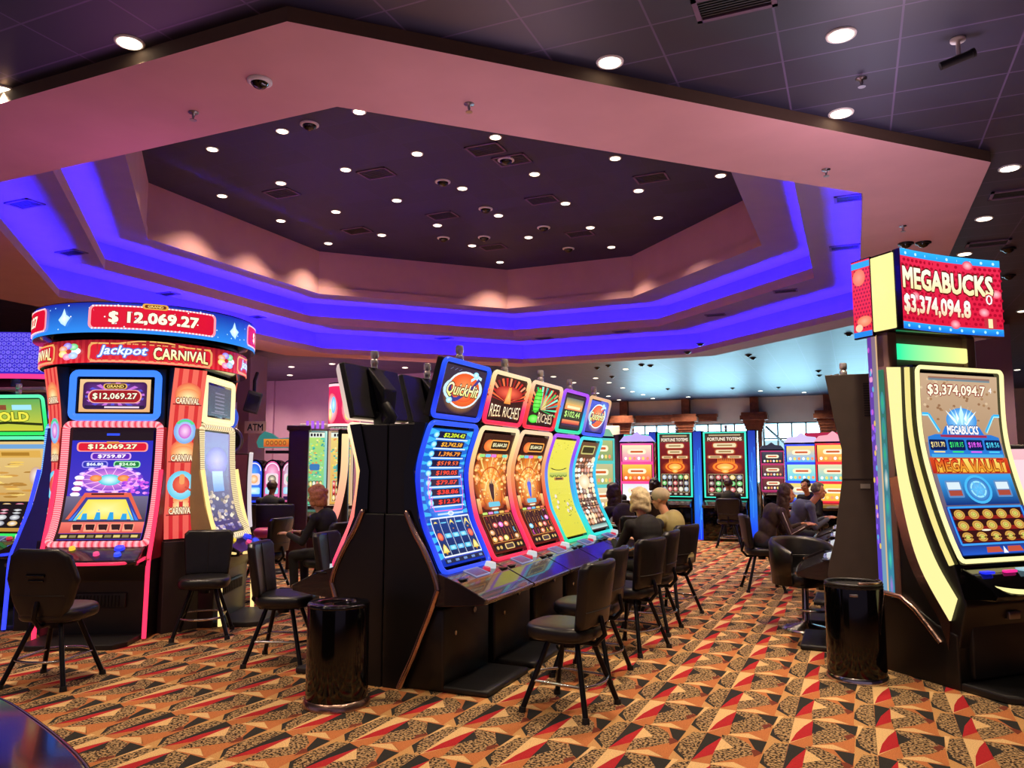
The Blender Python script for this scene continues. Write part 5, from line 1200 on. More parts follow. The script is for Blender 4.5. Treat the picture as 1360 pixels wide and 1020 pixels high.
# blue round sign peeping out beside the carnival tower
q = atd(293, 11.4, 2.32); t = tag(MB().cyl((0, 0, 0), (0, -.10, 0), .21, n=28, col=hx('#3060d8', .9)).build('round_sign', ['lit_screen'], None, tuple(q), face(.6, -.75)), 'round blue lit sign with white centre peeping out beside the carnival tower', 'sign')
p = Panel(lambda u, v, o=0: Vector(((u-.5)*.4, -.101-o, (v-.5)*.4)), .4, .4); p.oval(.5, .5, .42, .42, '#4a80f0', '#9ac8ff'); p.rrect(.25, .38, .75, .62, '#f4f8ff', .3); p.build('face', t)
MB().cyl((0, -.05, -.24), (0, -.05, -2.2), .03, n=8).build('post', 'dark_metal', t)
# ---- machines left of the tower, under the violet honeycomb sign
def pic_desert(p):
    p.rect(0, 0, 1, 1, '#b88838', '#e0c080'); p.rect(0, .92, 1, .97, '#70a0d0')
    p.rect(.1, .82, .9, .9, '#d8a850'); p.rect(.2, .84, .7, .88, '#a87828')
    for k in range(30): p.oval(rnd.random(), rnd.uniform(.38, .8), .14, .012, rnd.choice(['#f0d070', '#c89040', '#e8c060', '#a87830']), n=8, hold=k > 0)
    p.oval(.8, .62, .12, .10, '#c8a080', '#f0e8e8'); p.rect(.05, .04, .95, .34, '#1c1418')
    for j in range(4):
        for i in range(4): p.oval(.15+.23*i, .09+.068*j, .09, .03, ['#a8a8b0', '#c03a68', '#d0a040', '#8a8a98'][(i*3+j) % 4], '#f0f0f0', 12, hold=(i+j) > 0)
def pic_yel_top(p):
    p.rect(0, 0, 1, 1, '#c8c838', '#60a858'); p.rect(.1, .66, .4, .82, '#8a4a30'); p.rect(.5, .66, .84, .82, '#a0e0f0'); p.text('GOLD', .42, .45, .7, .28, '#e8e048', .05, '#5a6a18', .05); p.line([(0, .22), (.4, .26), (1, .2)], .03, '#283010')
def pic_dark(p):
    p.rect(0, 0, 1, 1, '#141014', '#241a24'); p.rect(.1, .1, .9, .3, '#302028')
GREEN = band([(0, '#30e060'), (.6, '#30e880'), (1, '#60f0b0')], 1.2)
GL = 'slot machines under the violet honeycomb sign'
qa = atd(47, 11.3); dv = Vector((cos(R(20)), sin(R(20)), 0)); nrm = face(.32, -.95)
curve_machine('slot machine with bright green rim and desert-yellow screen, left of the carnival tower', qa, nrm, GREEN, GREEN, pic_desert, pic_yel_top, GL)
qb = qa-Vector((cos(nrm), sin(nrm), 0))*.92
curve_machine('slot machine with pale green rim and dark screen at the left edge', qb, nrm, band([(0, '#60d860'), (1, '#c0c880')], 1.0), band([(0, '#d0d8f0'), (1, '#d0d8f0')], 1.0), pic_dark, pic_dark, GL)
def honey_sign():
    q = qa-Vector((cos(nrm), sin(nrm), 0))*.62; t = thing('overhead_sign', 'wide violet honeycomb-lit overhead sign with pink lower edge, at the left edge', 'sign', (q.x, q.y, 0), nrm)
    def fn(u, v, o=0): a = (u-.5)*1.1; return Vector((1.9*sin(a), -(1.9+o)*cos(a)+1.75, 2.80+.52*v))
    p = Panel(fn, 2.1, .52, 14, 1); p.gain = 1.0; p.rect(0, 0, 1, 1, '#3a28c8', '#4a38d8')
    p.nx(); o0 = p.off
    for j in range(9):
        for i in range(36):
            u, v = .02+.0275*i+.0137*(j % 2), .09+.105*j; p.off = o0; p.oval(u, v, .0125, .048, '#8a80ff', n=6, hold=True); p.off = o0+.0004; p.oval(u, v, .009, .035, ['#5a48f0', '#4030e0', '#7058ff'][(i*j+i) % 3], n=6, hold=True)
    p.build('screen', t)
    n = 14; ex = MB(); pts = [(fn(k/n, 0, -.004).x, fn(k/n, 0, -.004).y) for k in range(n+1)]; ex.prism(pts+[(x, y+.25) for x, y in reversed(pts)], lambda a, b, c_: (a, b, c_), 2.78, 3.34); ex.build('sign_box', 'black_satin', t)
    l = MB(); l.tube([fn(k/n, -.06, .0) for k in range(n+1)], .03, 8, 0, [hx('#ff3a8a', 1.2)]*(n+1)); l.build('pink_edge_light', ['light_tube'], t)
    b = MB(); b.box(-.12, .12, 0, .12, .3, 2.8, 0, .01); b.box(-.7, -.05, 2.60, .7, .25, 2.64, 1, .005); b.build('post', ['black_satin', 'white_plastic'], t)
honey_sign()
# ---- pillar fittings: ATM sign, small plates, black fixture
def plate(label, cat, px, py, dist, w, h, txt, col, ink, rz, name='wall_sign'):
    z = CH+(HY-py)/1036*dist*1.02; q = atd(px, dist, z)
    t = thing(name, label, cat, q, rz); MB().box(-w/2, 0, -h/2, w/2, .03, h/2, 0, .004).build('board', col, t)
    if txt:
        p = Panel(lambda u, v, o=0: Vector(((u-.5)*w, -.001-o, (v-.5)*h)), w, h); p.gain = .55; p.text(txt, .5, .5, .72, .55, ink, .03); p.build('lettering', t)
pr = R(10)
mat('sign_pale', '#c8b8c8', .5); mat('sign_violet', '#b8a0d0', .5)
plate('pale sign reading ATM fixed beside the tall pillar', 'sign', 337, 571, 24.3, .62, .36, 'ATM', 'sign_pale', '#181018', R(30))
plate('small blank violet-grey plate high on the tall pillar', 'sign', 303, 547, 23.5, .38, .30, None, 'sign_violet', None, pr)
q = atd(334, 23.2); z = 3.55
t = thing('speaker', 'black loudspeaker on a bracket on the pillar above the pale sign', 'speaker', (q.x, q.y, z), R(40))
MB().box(-.2, -.2, -.38, .2, .2, .22, 0, .03, X=Matrix.Rotation(R(14), 4, 'Y')).build('box', 'black_plastic', t); MB().tube([(0, .1, .2), (0, .1, .55), (.06, .25, .8)], .05, 8).build('bracket', 'black_satin', t); MB().box(-.16, -.215, -.3, .16, -.2, .12, 0, .004, X=Matrix.Rotation(R(14), 4, 'Y')).build('grille', 'dark_metal', t)
# ---- far end of the middle bank: small table with a bottle; white partition pieces and banners beyond
q = atd(800, 12.9)
t = thing('side_table', 'small pale table with a bottle at the end of the middle bank', 'table', q, 0)
MB().box(-.40, -.22, .70, .40, .22, .73, 0, .01).build('top', 'table_green', t) if 'table_green' in MATS else None
for sx in (-1, 1):
    for sy in (-1, 1): MB().cyl((sx*.34, sy*.17, 0), (sx*.34, sy*.17, .70), .02, n=8).build('leg', 'dark_metal', t)
bt = tag(MB().lathe([(.034, 0), (.036, .02), (.036, .13), (.014, .18), (.014, .21), (.017, .215), (.017, .235)], 18).build('bottle', 'white_plastic', None, (q.x+.12, q.y, .731)), 'clear small water bottle standing on the pale table', 'bottle')
cu = tag(MB().lathe([(.03, 0), (.04, .10), (.04, .102), (.028, .01)], 16).build('cup', 'white_plastic', None, (q.x-.18, q.y, .731)), 'white paper cup on the pale table beside the bottle', 'cup')
for i, (px, py0, py1, w, d, lab) in enumerate(((812, 566, 690, .75, 34, 'pale tall cabinet by the far wall, left of the timber columns'), (818, 590, 690, .5, 30, 'white upright board standing left of the pink machine'))):
    a = atd(px, d); ztop = CH+(HY-py0)/1036*d; tag(MB().box(-w/2, 0, 0, w/2, .3, ztop, 0, .02).build('cabinet' if i == 0 else 'display_board', 'white_plastic', None, (a.x, a.y, 0), face(.25, -1)), lab, 'cabinet' if i == 0 else 'board')
q = atd(1095, 26); t = tag(MB().box(-.55, 0, 0, .75, .12, .36, 0, .02, 2, hx('#d83058', .7)).build('banner_sign', ['lit_screen'], None, (q.x, q.y, 2.35), face(-.1, -1)), 'red lit banner above the three-screen machines', 'sign')
MB().cyl((-.4, .06, -2.35), (-.4, .06, 0), .05, n=8).cyl((.6, .06, -2.35), (.6, .06, 0), .05, n=8).build('post', 'dark_metal', t)
q = atd(1356, 10.5); t = thing('slot_machine', 'pale pink lit machine edge behind the big one at the right edge of the view', 'slot machine', q, face(-.3, -1))
MB().box(-.3, 0, 0, .6, .4, 1.9, 0, .02).build('cabinet', 'black_satin', t); p = Panel(lambda u, v, o=0: Vector((-.27+.84*u, -.004-o, 1.05+.8*v)), .84, .8); p.rect(0, 0, 1, 1, '#f0a0a8', '#ffc8d0'); p.rect(.1, .1, .9, .3, '#e8d8b0'); p.rrect(.1, .4, .9, .85, '#ffe0e8', .1); p.build('screen', t)
# ================================================================== PEOPLE
def remesh(mb, vox, smooth=4):
    me = bpy.data.meshes.new('tmp'); me.from_pydata([tuple(v) for v in mb.v], [], mb.f); o = bpy.data.objects.new('tmp', me); COL.objects.link(o)
    m = o.modifiers.new('r', 'REMESH'); m.mode = 'VOXEL'; m.voxel_size = vox; m.use_smooth_shade = True
    s = o.modifiers.new('s', 'SMOOTH'); s.iterations = smooth; s.factor = .5
    dg = bpy.context.evaluated_depsgraph_get(); r = bpy.data.meshes.new_from_object(o.evaluated_get(dg)); bpy.data.objects.remove(o); bpy.data.meshes.remove(me)
    for p in r.polygons: p.use_smooth = True
    return r
def capsule(mb, a, b, ra, rb, n=12):
    a, b = Vector(a), Vector(b); mb.cyl(a, b, ra, rb, n); mb.ell(a, ra, ra, ra, n, 7); mb.ell(b, rb, rb, rb, n, 7)
def place(me, name, matname, parent, label=None):
    me.materials.clear(); me.materials.append(MATS[matname]); me.name = name; o = bpy.data.objects.new(name, me); COL.objects.link(o); o.parent = parent
    if label: o['label'] = label
    return o
def person(label, loc, rz, shirt, pants, hair, hairkind, skin='skin', lean=.08, turn=0.0, handL=(.16, -.46, .80), handR=(-.16, -.46, .80), seat=.555, cap=None, tilt=0.0, group=None, detail=True, female=False, collar=None, stripe=None, sleeve=True):
    """seated figure facing local -Y; x to the figure's left"""
    t = thing('person', label, 'person', loc, rz, group); z = seat
    hip = Vector((0, .02, z+.10)); chest = Vector((0, .02-lean*.8, z+.40)); neck = Vector((0, .03-lean*1.5, z+.565)); hc = neck+Vector((0, -.03-lean*.5, .155))
    HR = Matrix.Translation(hc) @ Matrix.Rotation(turn, 4, 'Z') @ Matrix.Rotation(tilt, 4, 'X')
    sw = .165 if female else .19
    sh = [neck+Vector((s_*sw, .01, -.075)) for s_ in (1, -1)]; hands = [Vector(handL), Vector(handR)]
    el = []
    for s_, S_, H_ in ((1, sh[0], hands[0]), (-1, sh[1], hands[1])):
        mid = (S_+H_)/2; d = (H_-S_).length; bend = math.sqrt(max(.0, .30**2-(min(d, .585)/2)**2)); el.append(mid+Vector((s_*.4, .35, -.85)).normalized()*bend)
    kn = [Vector((s_*.12, -.42, z+.05)) for s_ in (1, -1)]; an = [Vector((s_*.11, -.40, .25)) for s_ in (1, -1)]
    def torso(g):
        b = MB(); b.ell(hip, .155+g, .12+g, .13+g, 16, 10); b.ell((hip+chest)/2, .135+g, .105+g, .18+g, 16, 10); b.ell(chest+Vector((0, 0, .03)), .155+g, .11+g, .17+g, 16, 10)
        capsule(b, sh[0], sh[1], .058+g, .058+g); capsule(b, chest+Vector((0, 0, .12)), neck+Vector((0, 0, -.04)), .075+g, .055+g); return b
    b = torso(-.012)
    capsule(b, neck+Vector((0, .005, -.06)), hc+Vector((0, .01, -.06)), .052, .05)
    h = MB(); h.ell((0, .012, .028), .073, .09, .092, 18, 12); h.ell((0, -.022, -.045), .055, .066, .068, 16, 10); h.ell((0, -.045, -.085), .03, .03, .026, 12, 8)
    h.cyl((0, -.085, .012), (0, -.108, -.022), .009, .015, 10); h.ell((0, -.104, -.024), .016, .013, .012, 10, 7); h.ell((0, -.082, -.058), .024, .010, .008, 10, 6); h.ell((0, -.08, -.066), .02, .010, .007, 10, 6)
    for s_ in (-1, 1): h.ell((s_*.074, .012, -.008), .010, .02, .032, 10, 8); h.ell((s_*.03, -.08, .022), .02, .010, .007, 10, 6); h.ell((s_*.038, -.07, -.03), .022, .018, .018, 10, 6)
    b.add([HR @ v for v in h.v], h.f)
    for i, s_ in ((0, 1), (1, -1)):
        capsule(b, sh[i], el[i], .042, .034); capsule(b, el[i], hands[i], .033, .022)
        # hand: palm, four fingers of unequal length, thumb from the side
        f = (hands[i]-el[i]).normalized(); f = Vector((f.x, f.y, f.z*.4)).normalized(); sd = f.cross(Vector((0, 0, 1))).normalized(); upv = sd.cross(f); P0 = hands[i]
        pm = P0+f*.085
        for k in range(4): capsule(b, P0+sd*(-.024+.016*k)*.6, pm+sd*(-.03+.02*k), .014, .0115, 8)
        for k, L in enumerate((.062, .074, .07, .055)):
            a0 = pm+sd*(-.03+.02*k); a1 = a0+f*L*.5-upv*.008; a2 = a1+f*L*.38-upv*.022; capsule(b, a0, a1, .0092, .0085, 8); capsule(b, a1, a2, .0085, .0075, 8)
        a0 = P0+f*.025+sd*(-s_)*.02*-1; tb = sd*(s_*-1); a1 = P0+f*.05+tb*.04-upv*.008; a2 = a1+f*.032+tb*.008-upv*.008; capsule(b, P0+f*.02+tb*.012, a1, .013, .0105, 8); capsule(b, a1, a2, .0105, .0085, 8)
        capsule(b, hip+Vector((s_*.09, -.02, -.02)), kn[i], .072, .05); capsule(b, kn[i], an[i], .046, .034); capsule(b, an[i], an[i]+Vector((0, -.12, -.035)), .032, .026)
    place(remesh(b, .0085 if detail else .012), 'body', skin, t)
    c = torso(.012)
    for i in (0, 1):
        capsule(c, sh[i], el[i], .058, .047)
        if sleeve: capsule(c, el[i], el[i].lerp(hands[i], .88), .046, .034)
    cl = place(remesh(c, .012), 'jacket' if sleeve else 'shirt', shirt, t)
    if collar: MB().tube([neck+Vector((.062*cos(R(a)), -.01+.06*sin(R(a)), -.045-.03*(1 if 200 < a < 340 else 0))) for a in range(0, 360, 20)], .016, 8, closed=True).build('collar', collar, t)
    if stripe:
        q = MB()
        for i, s_ in ((0, 1), (1, -1)): q.tube([sh[i]+Vector((s_*.02, 0, .062)), sh[i]+Vector((s_*.062, 0, .0)), el[i]+Vector((s_*.05, 0, 0)), el[i].lerp(hands[i], .8)+Vector((s_*.04, 0, 0))], .006, 6)
        q.build('sleeve_stripe', stripe, cl)
    c = MB(); c.ell(hip+Vector((0, 0, -.03)), .165, .135, .11, 16, 10)
    for i, s_ in ((0, 1), (1, -1)): capsule(c, hip+Vector((s_*.09, -.02, -.02)), kn[i], .085, .062); capsule(c, kn[i], an[i], .058, .05)
    place(remesh(c, .014), 'trousers', pants, t)
    for i in (0, 1):
        s = MB(); s.box(-.045, -.19, -.085, .045, .06, -.02, 0, .022); s.build('shoe', 'black_plastic', t, tuple(an[i]))
    e = MB()
    for s_ in (-1, 1): e.ell(HR @ Vector((s_*.03, -.079, .006)), .011, .006, .007, 10, 6)
    e.build('eye', 'eye_dark', t)
    hr = MB(); rr = random.Random(len(label))
    def hb(x, y, z_, r): hr.ell(HR @ Vector((x, y, z_)), r, r, r, 10, 7)
    if hairkind != 'none':
        for k in range(90):
            th = rr.uniform(0, 2*pi); ph = rr.uniform(-.25, 1.55); d = Vector((cos(th)*cos(ph), sin(th)*cos(ph), sin(ph)))
            if d.y < -.25 and d.z < .62: continue
            g = {'short': 1.0, 'curly': 1.14, 'bob': 1.12, 'long': 1.06, 'thin': 1.0}[hairkind]; r0 = {'short': .026, 'curly': .04, 'bob': .036, 'long': .034, 'thin': .027}[hairkind]
            hb(d.x*.074*g, .012+d.y*.09*g, .03+d.z*.092*g, r0*rr.uniform(.8, 1.15))
        hr.ell(HR @ Vector((0, .03, .045)), .078, .088, .09, 16, 10)
        if hairkind in ('bob', 'curly'):
            for k in range(40):
                th = rr.uniform(-.4, pi+.4); hb(.082*cos(th), .02+.085*sin(th), rr.uniform(-.075, .02), .033)
        if hairkind == 'long':
            for k in range(110):
                th = rr.uniform(-.35, pi+.35); v_ = rr.uniform(-.30, .02); hb(.08*cos(th)*(1+.25*abs(v_)), .025+.08*sin(th)-v_*.05, v_, .034)
        place(remesh(hr, .011 if hairkind != 'curly' else .009, 2), 'hair', hair, t)
    if cap:
        k = MB(); k.ell(HR @ Vector((0, .014, .05)), .092, .110, .088, 20, 12); X = HR
        k.slab([( .078*cos(R(a)), -.085-.09*sin(R(a))) for a in range(0, 181, 15)], .012, .005, lambda x, y, z_: tuple(HR @ Vector((x, y, z_+.052-.10*x*x/.08*.2))))
        kk = place(remesh(k, .008, 2), 'cap', cap, t)
    return t
mat('eye_dark', '#120c0a', .2); mat('hair_red', '#b8764e', .6, noise=.3, scale=60, bump=.3); mat('hair_white', '#dccba0', .6, noise=.2, scale=60, bump=.3); mat('hair_brown', '#3c241a', .5, noise=.3, scale=60, bump=.3); mat('hair_grey', '#6f6660', .6, noise=.25, scale=60); mat('hair_black', '#181012', .5, noise=.3, scale=60)
mat('cloth_black', '#121013', .8, noise=.2); mat('cloth_tan', '#a89c68', .85, noise=.12); mat('cloth_plum', '#2c1c22', .85, noise=.15); mat('cloth_blue', '#586078', .85, noise=.15); mat('cloth_navy', '#15161f', .85); mat('cloth_brown', '#3a2a28', .8, noise=.3, scale=20); mat('cloth_white', '#d8d0cc', .8); mat('denim', '#232630', .85); mat('cap_grey', '#c8b898', .8, noise=.15); mat('cloth_khaki', '#6a5a48', .85); mat('cloth_red', '#b03030', .8)
def floor(v): return (v.x, v.y, 0)
person('woman with curly red hair in a black jacket seated at the left rear', floor(atd(441, 9.6)), face(-1, -.12), 'cloth_black', 'cloth_black', 'hair_red', 'curly', 'skin_pale', .10, 0, collar='cloth_white', female=True, handL=(.14, -.50, .86), handR=(-.14, -.50, .86))
person('white-haired woman in a black jacket with back turned, on the fourth stool of the bank', (-1.96, 8.0, 0), face(-.72, .7), 'cloth_black', 'cloth_black', 'hair_white', 'bob', 'skin_pale', .10, 0, female=True, handL=(.14, -.52, .86), handR=(-.14, -.52, .86))
person('man in a tan shirt and pale cap seated beside the white-haired woman', (-1.85, 8.96, 0), face(-1, .25), 'cloth_tan', 'cloth_khaki', 'hair_grey', 'none', 'skin', .12, .1, cap='cap_grey', handL=(.14, -.48, .84), handR=(-.14, -.48, .84), tilt=.12)
a = atd(836, 10.7); make_stool('stool under the brown-haired woman beyond the end of the bank', floor(a), face(-.6, .8))
person('brown-haired woman in a dark plum shirt leaning forward beyond the bank end', floor(a), face(-.75, .66), 'cloth_plum', 'denim', 'hair_brown', 'long', 'skin', .22, .3, female=True, handL=(.14, -.52, .84), handR=(-.14, -.52, .84), sleeve=False)
person('man in black with back turned, seated at the tall blue machine', floor(atd(966, 16.9)), face(-.1, 1), 'cloth_black', 'cloth_black', 'hair_brown', 'short', 'skin', .06, 0, detail=False)
person('long-haired woman in a striped brown jacket in profile, playing at the right bank', floor(atd(1012, 11.2)), face(.95, .3), 'cloth_brown', 'denim', 'hair_brown', 'long', 'skin', .16, 0, female=True, stripe='cloth_white', handL=(.12, -.54, .88), handR=(-.12, -.54, .88))
a = atd(1046, 12.8); make_stool('stool under the man in the blue-grey shirt at the right bank', floor(a), face(1, .2))
person('man in a blue-grey shirt reaching right, just behind the long-haired woman', floor(a), face(.97, .2), 'cloth_blue', 'denim', 'hair_grey', 'thin', 'skin', .22, 0, handL=(.12, -.55, .88), handR=(-.12, -.55, .88))
a = atd(1078, 16.5); make_stool('stool under the dark-haired man before the blue-framed machine', floor(a), face(.3, -1))
person('dark-haired man in a checked shirt facing the view before the blue-framed machine', floor(a), face(-.5, -.85), 'cloth_navy', 'denim', 'hair_black', 'short', 'skin', .12, 0, detail=False)
a = atd(817, 15.5); make_stool('stool under the dark-haired person past the pale table', floor(a), face(-.5, .85))
person('dark-haired person in navy seated past the pale table, back turned', floor(a), face(-.5, .85), 'cloth_navy', 'denim', 'hair_black', 'bob', 'skin', .1, 0, detail=False)
a = atd(866, 15.8); make_stool('stool under the person at the narrow red-screened machine', floor(a), face(0, 1))
person('dark-haired person seated at the narrow red-screened machine, mostly hidden', floor(a), face(0, 1), 'cloth_navy', 'denim', 'hair_black', 'bob', 'skin', .1, 0, detail=False)
a = atd(358, 14.4); make_stool('stool under the person at the pink arched machine', floor(a), face(-.4, .9))
person('short-haired person in black at the pink arched machine, seen from behind', floor(a), face(-.4, .9), 'cloth_black', 'cloth_black', 'hair_brown', 'short', 'skin', .1, 0, detail=False)
# chair pulled out by the maroon cabinet, pink light put into its seat colour
a = atd(366, 13.0); t = thing('lounge_chair', 'dark low chair with a pink-lit rounded seat edge by the maroon cabinet', 'chair', floor(a), face(.6, -.8))
MB().slab(superell(.6, .5, 3, 28), .14, .06, lambda x, y, z: (x, y, z+.62)).build('seat', 'pink_lit_vinyl', t); MB().box(-.3, .2, .6, .3, .28, 1.05, 0, .03).build('backrest', 'dark_vinyl', t); MB().cyl((0, 0, .02), (0, 0, .56), .04, n=12).lathe([(.24, 0), (.24, .02), (.05, .05)], 20).build('pedestal', 'dark_metal', t)
# dark bystanding row far off by the windows
# ================================================================== CEILING FITTINGS AND LIGHT
def spot(parent, power, size=82, col='#ffe2c0', blend=.9):
    l = bpy.data.lights.new('lamp', 'SPOT'); l.energy = power; l.spot_size = R(size); l.spot_blend = blend; l.color = hx(col); l.shadow_soft_size = .07
    o = bpy.data.objects.new('lamp', l); COL.objects.link(o); o.parent = parent; o.location = (0, 0, -.03); return o
mat('lamp_disc', '#ffffff', .5, emit=('#fff0d0', 5.0)); MATS['lamp_disc'].cycles.emission_sampling = 'NONE'
def make_dl():
    t = thing('downlight', 'proto', 'light', (0, 0, 0)); r = .10
    MB().lathe([(r*.98, .01), (r*1.0, -.012), (r*1.22, -.012), (r*1.25, .0)], 24).build('trim_ring', 'white_plastic', t)
    MB().cyl((0, 0, -.004), (0, 0, -.016), r*.95, n=24).build('lens', 'lamp_disc', t); return t
DL = make_dl()
def downlight(x, y, z, label, group, power, size=82, first=[True]):
    o = DL if first[0] else copy_tree(DL); first[0] = False
    o.location = (x, y, z); o['label'] = label
    if group: o['group'] = group
    elif 'group' in o: del o['group']
    if power: spot(o, power, size)
    return o
inner = [(477, 148), (554, 204), (658, 182), (459, 225), (710, 231), (817, 210), (957, 233), (375, 174), (373, 243), (295, 260), (282, 198), (527, 266), (446, 281), (614, 250), (662, 286), (751, 270), (848, 253), (874, 289), (784, 302), (702, 315), (812, 328), (664, 348), (627, 326), (581, 299), (507, 312), (436, 323), (373, 293)]
for px, py in inner:
    q = atz(px, py, H4); downlight(q.x, q.y, H4, 'small round lit downlight in the dark raised top of the coffer', 'downlights in the raised coffer', P_IN, 106)
outer = [(810, 82, 'lit downlight above the long diagonal soffit edge, over its middle'), (1117, 46, 'large lit downlight among the tiles, farthest up at the right'), (1117, 150, 'lit downlight just above the right part of the soffit edge'), (1341, 223, 'lit downlight near the right edge, level with the soffit corner'), (1307, 290, 'lit downlight right of the soffit corner, below the one at the edge'), (172, 56, 'lit downlight above the left soffit edge'), (5, 120, 'lit downlight at the left edge, nearest the soffit end'), (1281, 337, 'lit downlight behind the top of the red jackpot sign')]
for px, py, l in outer:
    q = atz(px, py, H0); downlight(q.x, q.y, H0, l, None, P_OUT, 110)
far = [(831, 490), (791, 502), (809, 508), (827, 515), (793, 522), (808, 526), (822, 531), (840, 520), (854, 524), (867, 529), (914, 527), (1010, 519), (1068, 521), (387, 487), (441, 483), (538, 488), (385, 498), (340, 501), (1351, 491), (1358, 413), (735, 500), (712, 511), (762, 508)]
for px, py in far:
    q = atz(px, py, H0)
    if q.y > YF-1 or (q.x < -13.6 and q.y > 25.7): continue
    downlight(q.x, q.y, H0, 'tiny lit downlight in the far low ceiling', 'downlights in the far low ceiling', P_FAR, 120)
# vents, domes, sprinklers, camera
def vent(px, py, z, w, d, label, group=None, rz=0.0):
    q = atz(px, py, z); t = thing('ceiling_vent', label, 'vent', (q.x, q.y, z), rz, group)
    m = MB(); 
    for a in ((-w/2, -d/2, w/2, -d/2+.04), (-w/2, d/2-.04, w/2, d/2), (-w/2, -d/2, -w/2+.04, d/2), (w/2-.04, -d/2, w/2, d/2)): m.box(a[0], a[1], -.02, a[2], a[3], -.001)
    m.build('frame', 'vent_paint', t); s = MB(); n = 7
    for k in range(n): s.box(-w/2+.04, -d/2+.05+(d-.1)*k/n, -.012, w/2-.04, -d/2+.05+(d-.1)*(k+.45)/n, -.004)
    s.box(-w/2+.03, -d/2+.03, -.004, w/2-.03, d/2-.03, -.001); s.build('slats', 'black_plastic', t); return t
mat('vent_paint', '#6a5068', .7)
for px, py, l in ((33, 270, 'dark slot vent in the lower cove at the left edge'), (95, 335, 'dark slot vent in the lower cove above the jackpot ring'), (1133, 262, 'slatted vent in the lower cove behind the soffit, upper of two'), (1122, 328, 'slatted vent in the lower cove, below the upper one at the right'), (222, 390, 'dark vent in the lower cove over the jackpot ring, right half'), (339, 421, 'dark vent in the far left of the lower cove'), (590, 449, 'small dark vent in the far cove above the near topper'), (723, 449, 'small dark vent in the middle of the far cove'), (826, 440, 'small dark vent in the far cove right of its middle'), (1043, 386, 'dark vent in the far right of the lower cove'), (950, 418, 'dark vent in the far right cove, left of the larger one')):
    vent(px, py, H2, .55, .32, l)
for px, py, l in ((975, 2, 'large ceiling vent at the top edge among the tiles'), (1350, 256, 'ceiling vent at the right edge above the jackpot sign'), (1312, 323, 'ceiling vent just above the right end of the jackpot sign')):
    vent(px, py, H0, .62, .34, l)
for px, py in ((500, 230), (374, 256), (645, 198), (720, 265), (588, 286), (474, 306), (655, 328), (770, 310), (865, 236), (680, 212)):
    vent(px, py, H4, .7, .5, 'dark square air vent in the raised top of the coffer', 'vents in the raised coffer')
def dome(px, py, z, label, r=.11, group=None, ring=True):
    q = atz(px, py, z); t = thing('camera_dome', label, 'security camera', (q.x, q.y, z), 0, group)
    MB().lathe([(r*1.3, 0), (r*1.3, -.02), (r*1.05, -.03)], 24).build('mount_ring', 'white_plastic' if ring else 'dark_metal', t)
    MB().lathe([(r, -.02), (r*.92, -r*.4), (r*.6, -r*.75), (r*.2, -r*.9)], 20).build('dome', 'black_gloss', t)
dome(345, 107, H1, 'dark camera dome in a white ring on the near pink soffit', .085)
for px, py, l in ((1203, 323, 'dark small camera dome on the soffit, left of its neighbour'), (1226, 322, 'camera dome with pale side on the soffit above the jackpot sign')): dome(px, py, H1, l, .09, None, False)
for px, py in ((411, 165), (672, 212), (588, 241), (645, 277), (589, 316), (643, 315), (722, 302), (755, 330)): dome(px, py, H4, 'small camera dome in a pale ring in the raised top of the coffer', .13, 'camera domes in the raised coffer')
for px, py in ((1339, 330), (1340, 366), (913, 467), (930, 456)): dome(px, py, H0 if px > 1300 else H1, 'small dark camera dome %s' % {330: 'behind the top right corner of the jackpot sign', 366: 'right of the jackpot sign, lower', 467: 'on the far soffit above the window ceiling', 456: 'on the far soffit, right of its neighbour'}[py], .09, None, False)
for k, (px, py) in enumerate(((994, 471), (1000, 475), (1087, 492), (1088, 498), (1127, 443), (973, 515), (1034, 514), (887, 516), (852, 484), (864, 485), (793, 488), (808, 485), (813, 500))):
    q = atz(px, py, H0)
    if q.y < YF-.6: dome(px, py, H0, 'tiny dark camera dome on the bright ceiling near the windows', .085, 'camera domes on the bright far ceiling', False)
def sprinkler(px, py, z, label):
    q = atz(px, py, z); t = thing('sprinkler', label, 'sprinkler', (q.x, q.y, z))
    MB().lathe([(.05, 0), (.05, -.008), (.014, -.012), (.014, -.05), (.008, -.06), (.008, -.08)], 14).build('body', 'steel', t); MB().lathe([(.035, -.085), (.035, -.08)], 12).build('deflector', 'steel', t)
for px, py, l in ((257, 149, 'sprinkler head on the left part of the near pink soffit'), (623, 138, 'sprinkler head on the middle of the near pink soffit'), (1097, 225, 'sprinkler head on the right part of the near pink soffit'), (1199, 300, 'sprinkler head near the soffit corner above the jackpot sign')): sprinkler(px, py, H1, l)
sprinkler(1144, 104, H0, 'sprinkler head hanging among the ceiling tiles at the right')
q = atz(1272, 52, H0); t = thing('security_camera', 'black bullet camera on a white stem hanging from the tiles at the upper right', 'security camera', (q.x, q.y, H0), R(-30))
MB().lathe([(.06, 0), (.06, -.02), (.018, -.025), (.018, -.16)], 16).build('stem', 'white_plastic', t)
MB().cyl((.08, .05, -.15), (-.12, -.08, -.22), .036, n=16).cyl((.08, .05, -.15), (.10, .065, -.143), .04, n=16).build('barrel', 'black_plastic', t)

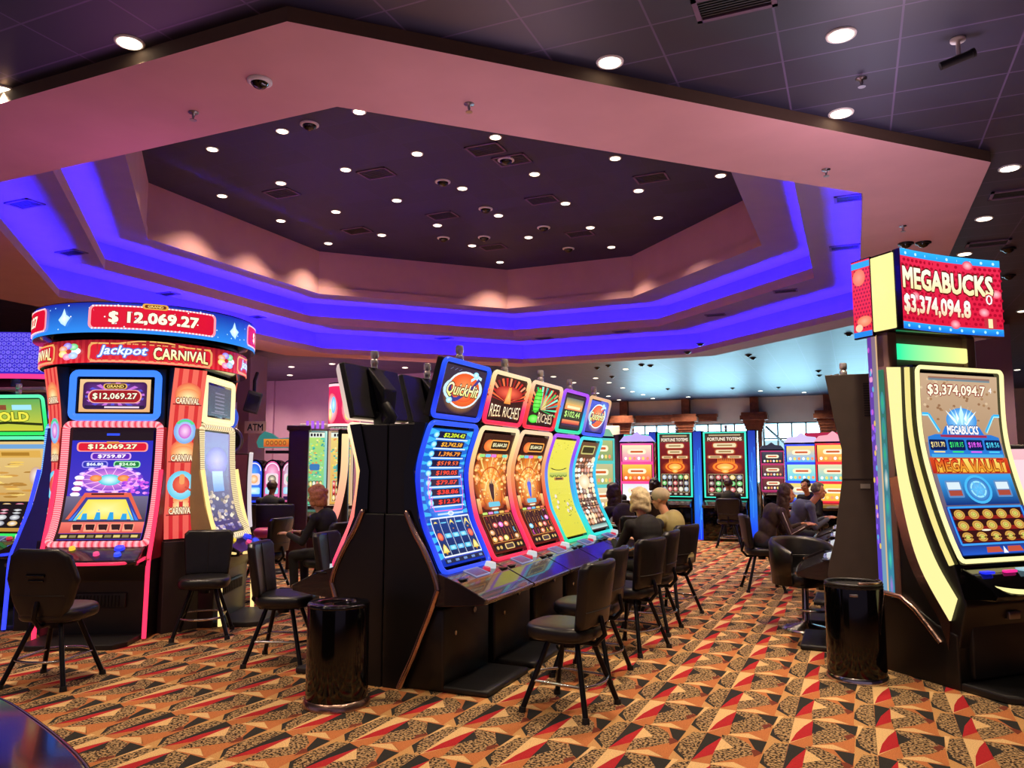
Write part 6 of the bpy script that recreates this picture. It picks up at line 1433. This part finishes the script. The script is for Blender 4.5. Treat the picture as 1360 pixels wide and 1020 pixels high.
# ---- added unseen fill lamps shining up, most over machine banks and signs, and daylight through the windows
def area(name, loc, sx, sy, power, col, rot=(pi, 0, 0)):
    l = bpy.data.lights.new(name, 'AREA'); l.shape = 'RECTANGLE'; l.size = sx; l.size_y = sy; l.energy = power; l.color = hx(col)
    o = bpy.data.objects.new(name, l); COL.objects.link(o); o.location = loc; o.rotation_euler = rot; return o
for nm, loc, sx, sy, k, c in (('bank_fill', (-3.33, 7.4, 2.75), .5, 4.4, 1.0, '#d8b4d0'), ('tower_fill', (-7.25, 6.3, 3.4), 1.8, 1.8, 0.6, '#c070b8'), ('right_sign_fill', (.55, 7.6, 3.55), .7, .7, 1.0, '#d8b8c8'),
    ('right_bank_fill', (.4, 10.5, 2.75), .5, 4, .8, '#c8b8d8'), ('rear_fill', (-2.6, -1.5, 2.6), 4, .6, 1.0, '#d8b4d0'), ('left_bank_fill', (-11.5, 5.0, 3.5), 2, 1.5, 0.7, '#b868c0'), ('left_rear_fill', (-12.0, 16.0, 2.9), 6, 2, 2.0, '#b890c0'), ('aisle_end_fill', (-3.5, 18.6, 2.7), 4, .5, .5, '#80a0ff')):
    area(nm, loc, sx, sy, P_FILL*k, c)
area('back_wall_fill', (-18.5, 22.0, 2.7), 9, .6, P_FILL*5, '#d8a0c8', (R(122), 0, 0))  # added lamp without a fixture, brightens the left back wall
area('window_daylight', (-4.6, 42.1, 2.4), 14.5, 3.2, P_DAY*4, '#a4e0fa', (R(-112), 0, 0))
for x, y in ((-1.9, 2.3), (-5.6, 1.6), (.1, 2.6), (2.0, 3.4), (-3.8, .4)):
    o = spot(None, P_OUT, 120); o.name = 'near_aisle_fill'; o.location = (x, y, H0-.03)  # added spots with no fittings, to brighten the near carpet
# ---- room light
W = bpy.data.worlds.new('world'); S.world = W; W.use_nodes = True
bg = W.node_tree.nodes['Background']; bg.inputs['Color'].default_value = (*hx('#a894b4'), 1); bg.inputs['Strength'].default_value = P_WORLD
S.cycles.use_denoising = True; S.cycles.max_bounces = 6; S.cycles.diffuse_bounces = 3; S.cycles.glossy_bounces = 3; S.cycles.transmission_bounces = 4; S.cycles.caustics_reflective = False; S.cycles.caustics_refractive = False
S.cycles.sample_clamp_indirect = 4
S.cycles.use_light_tree = True
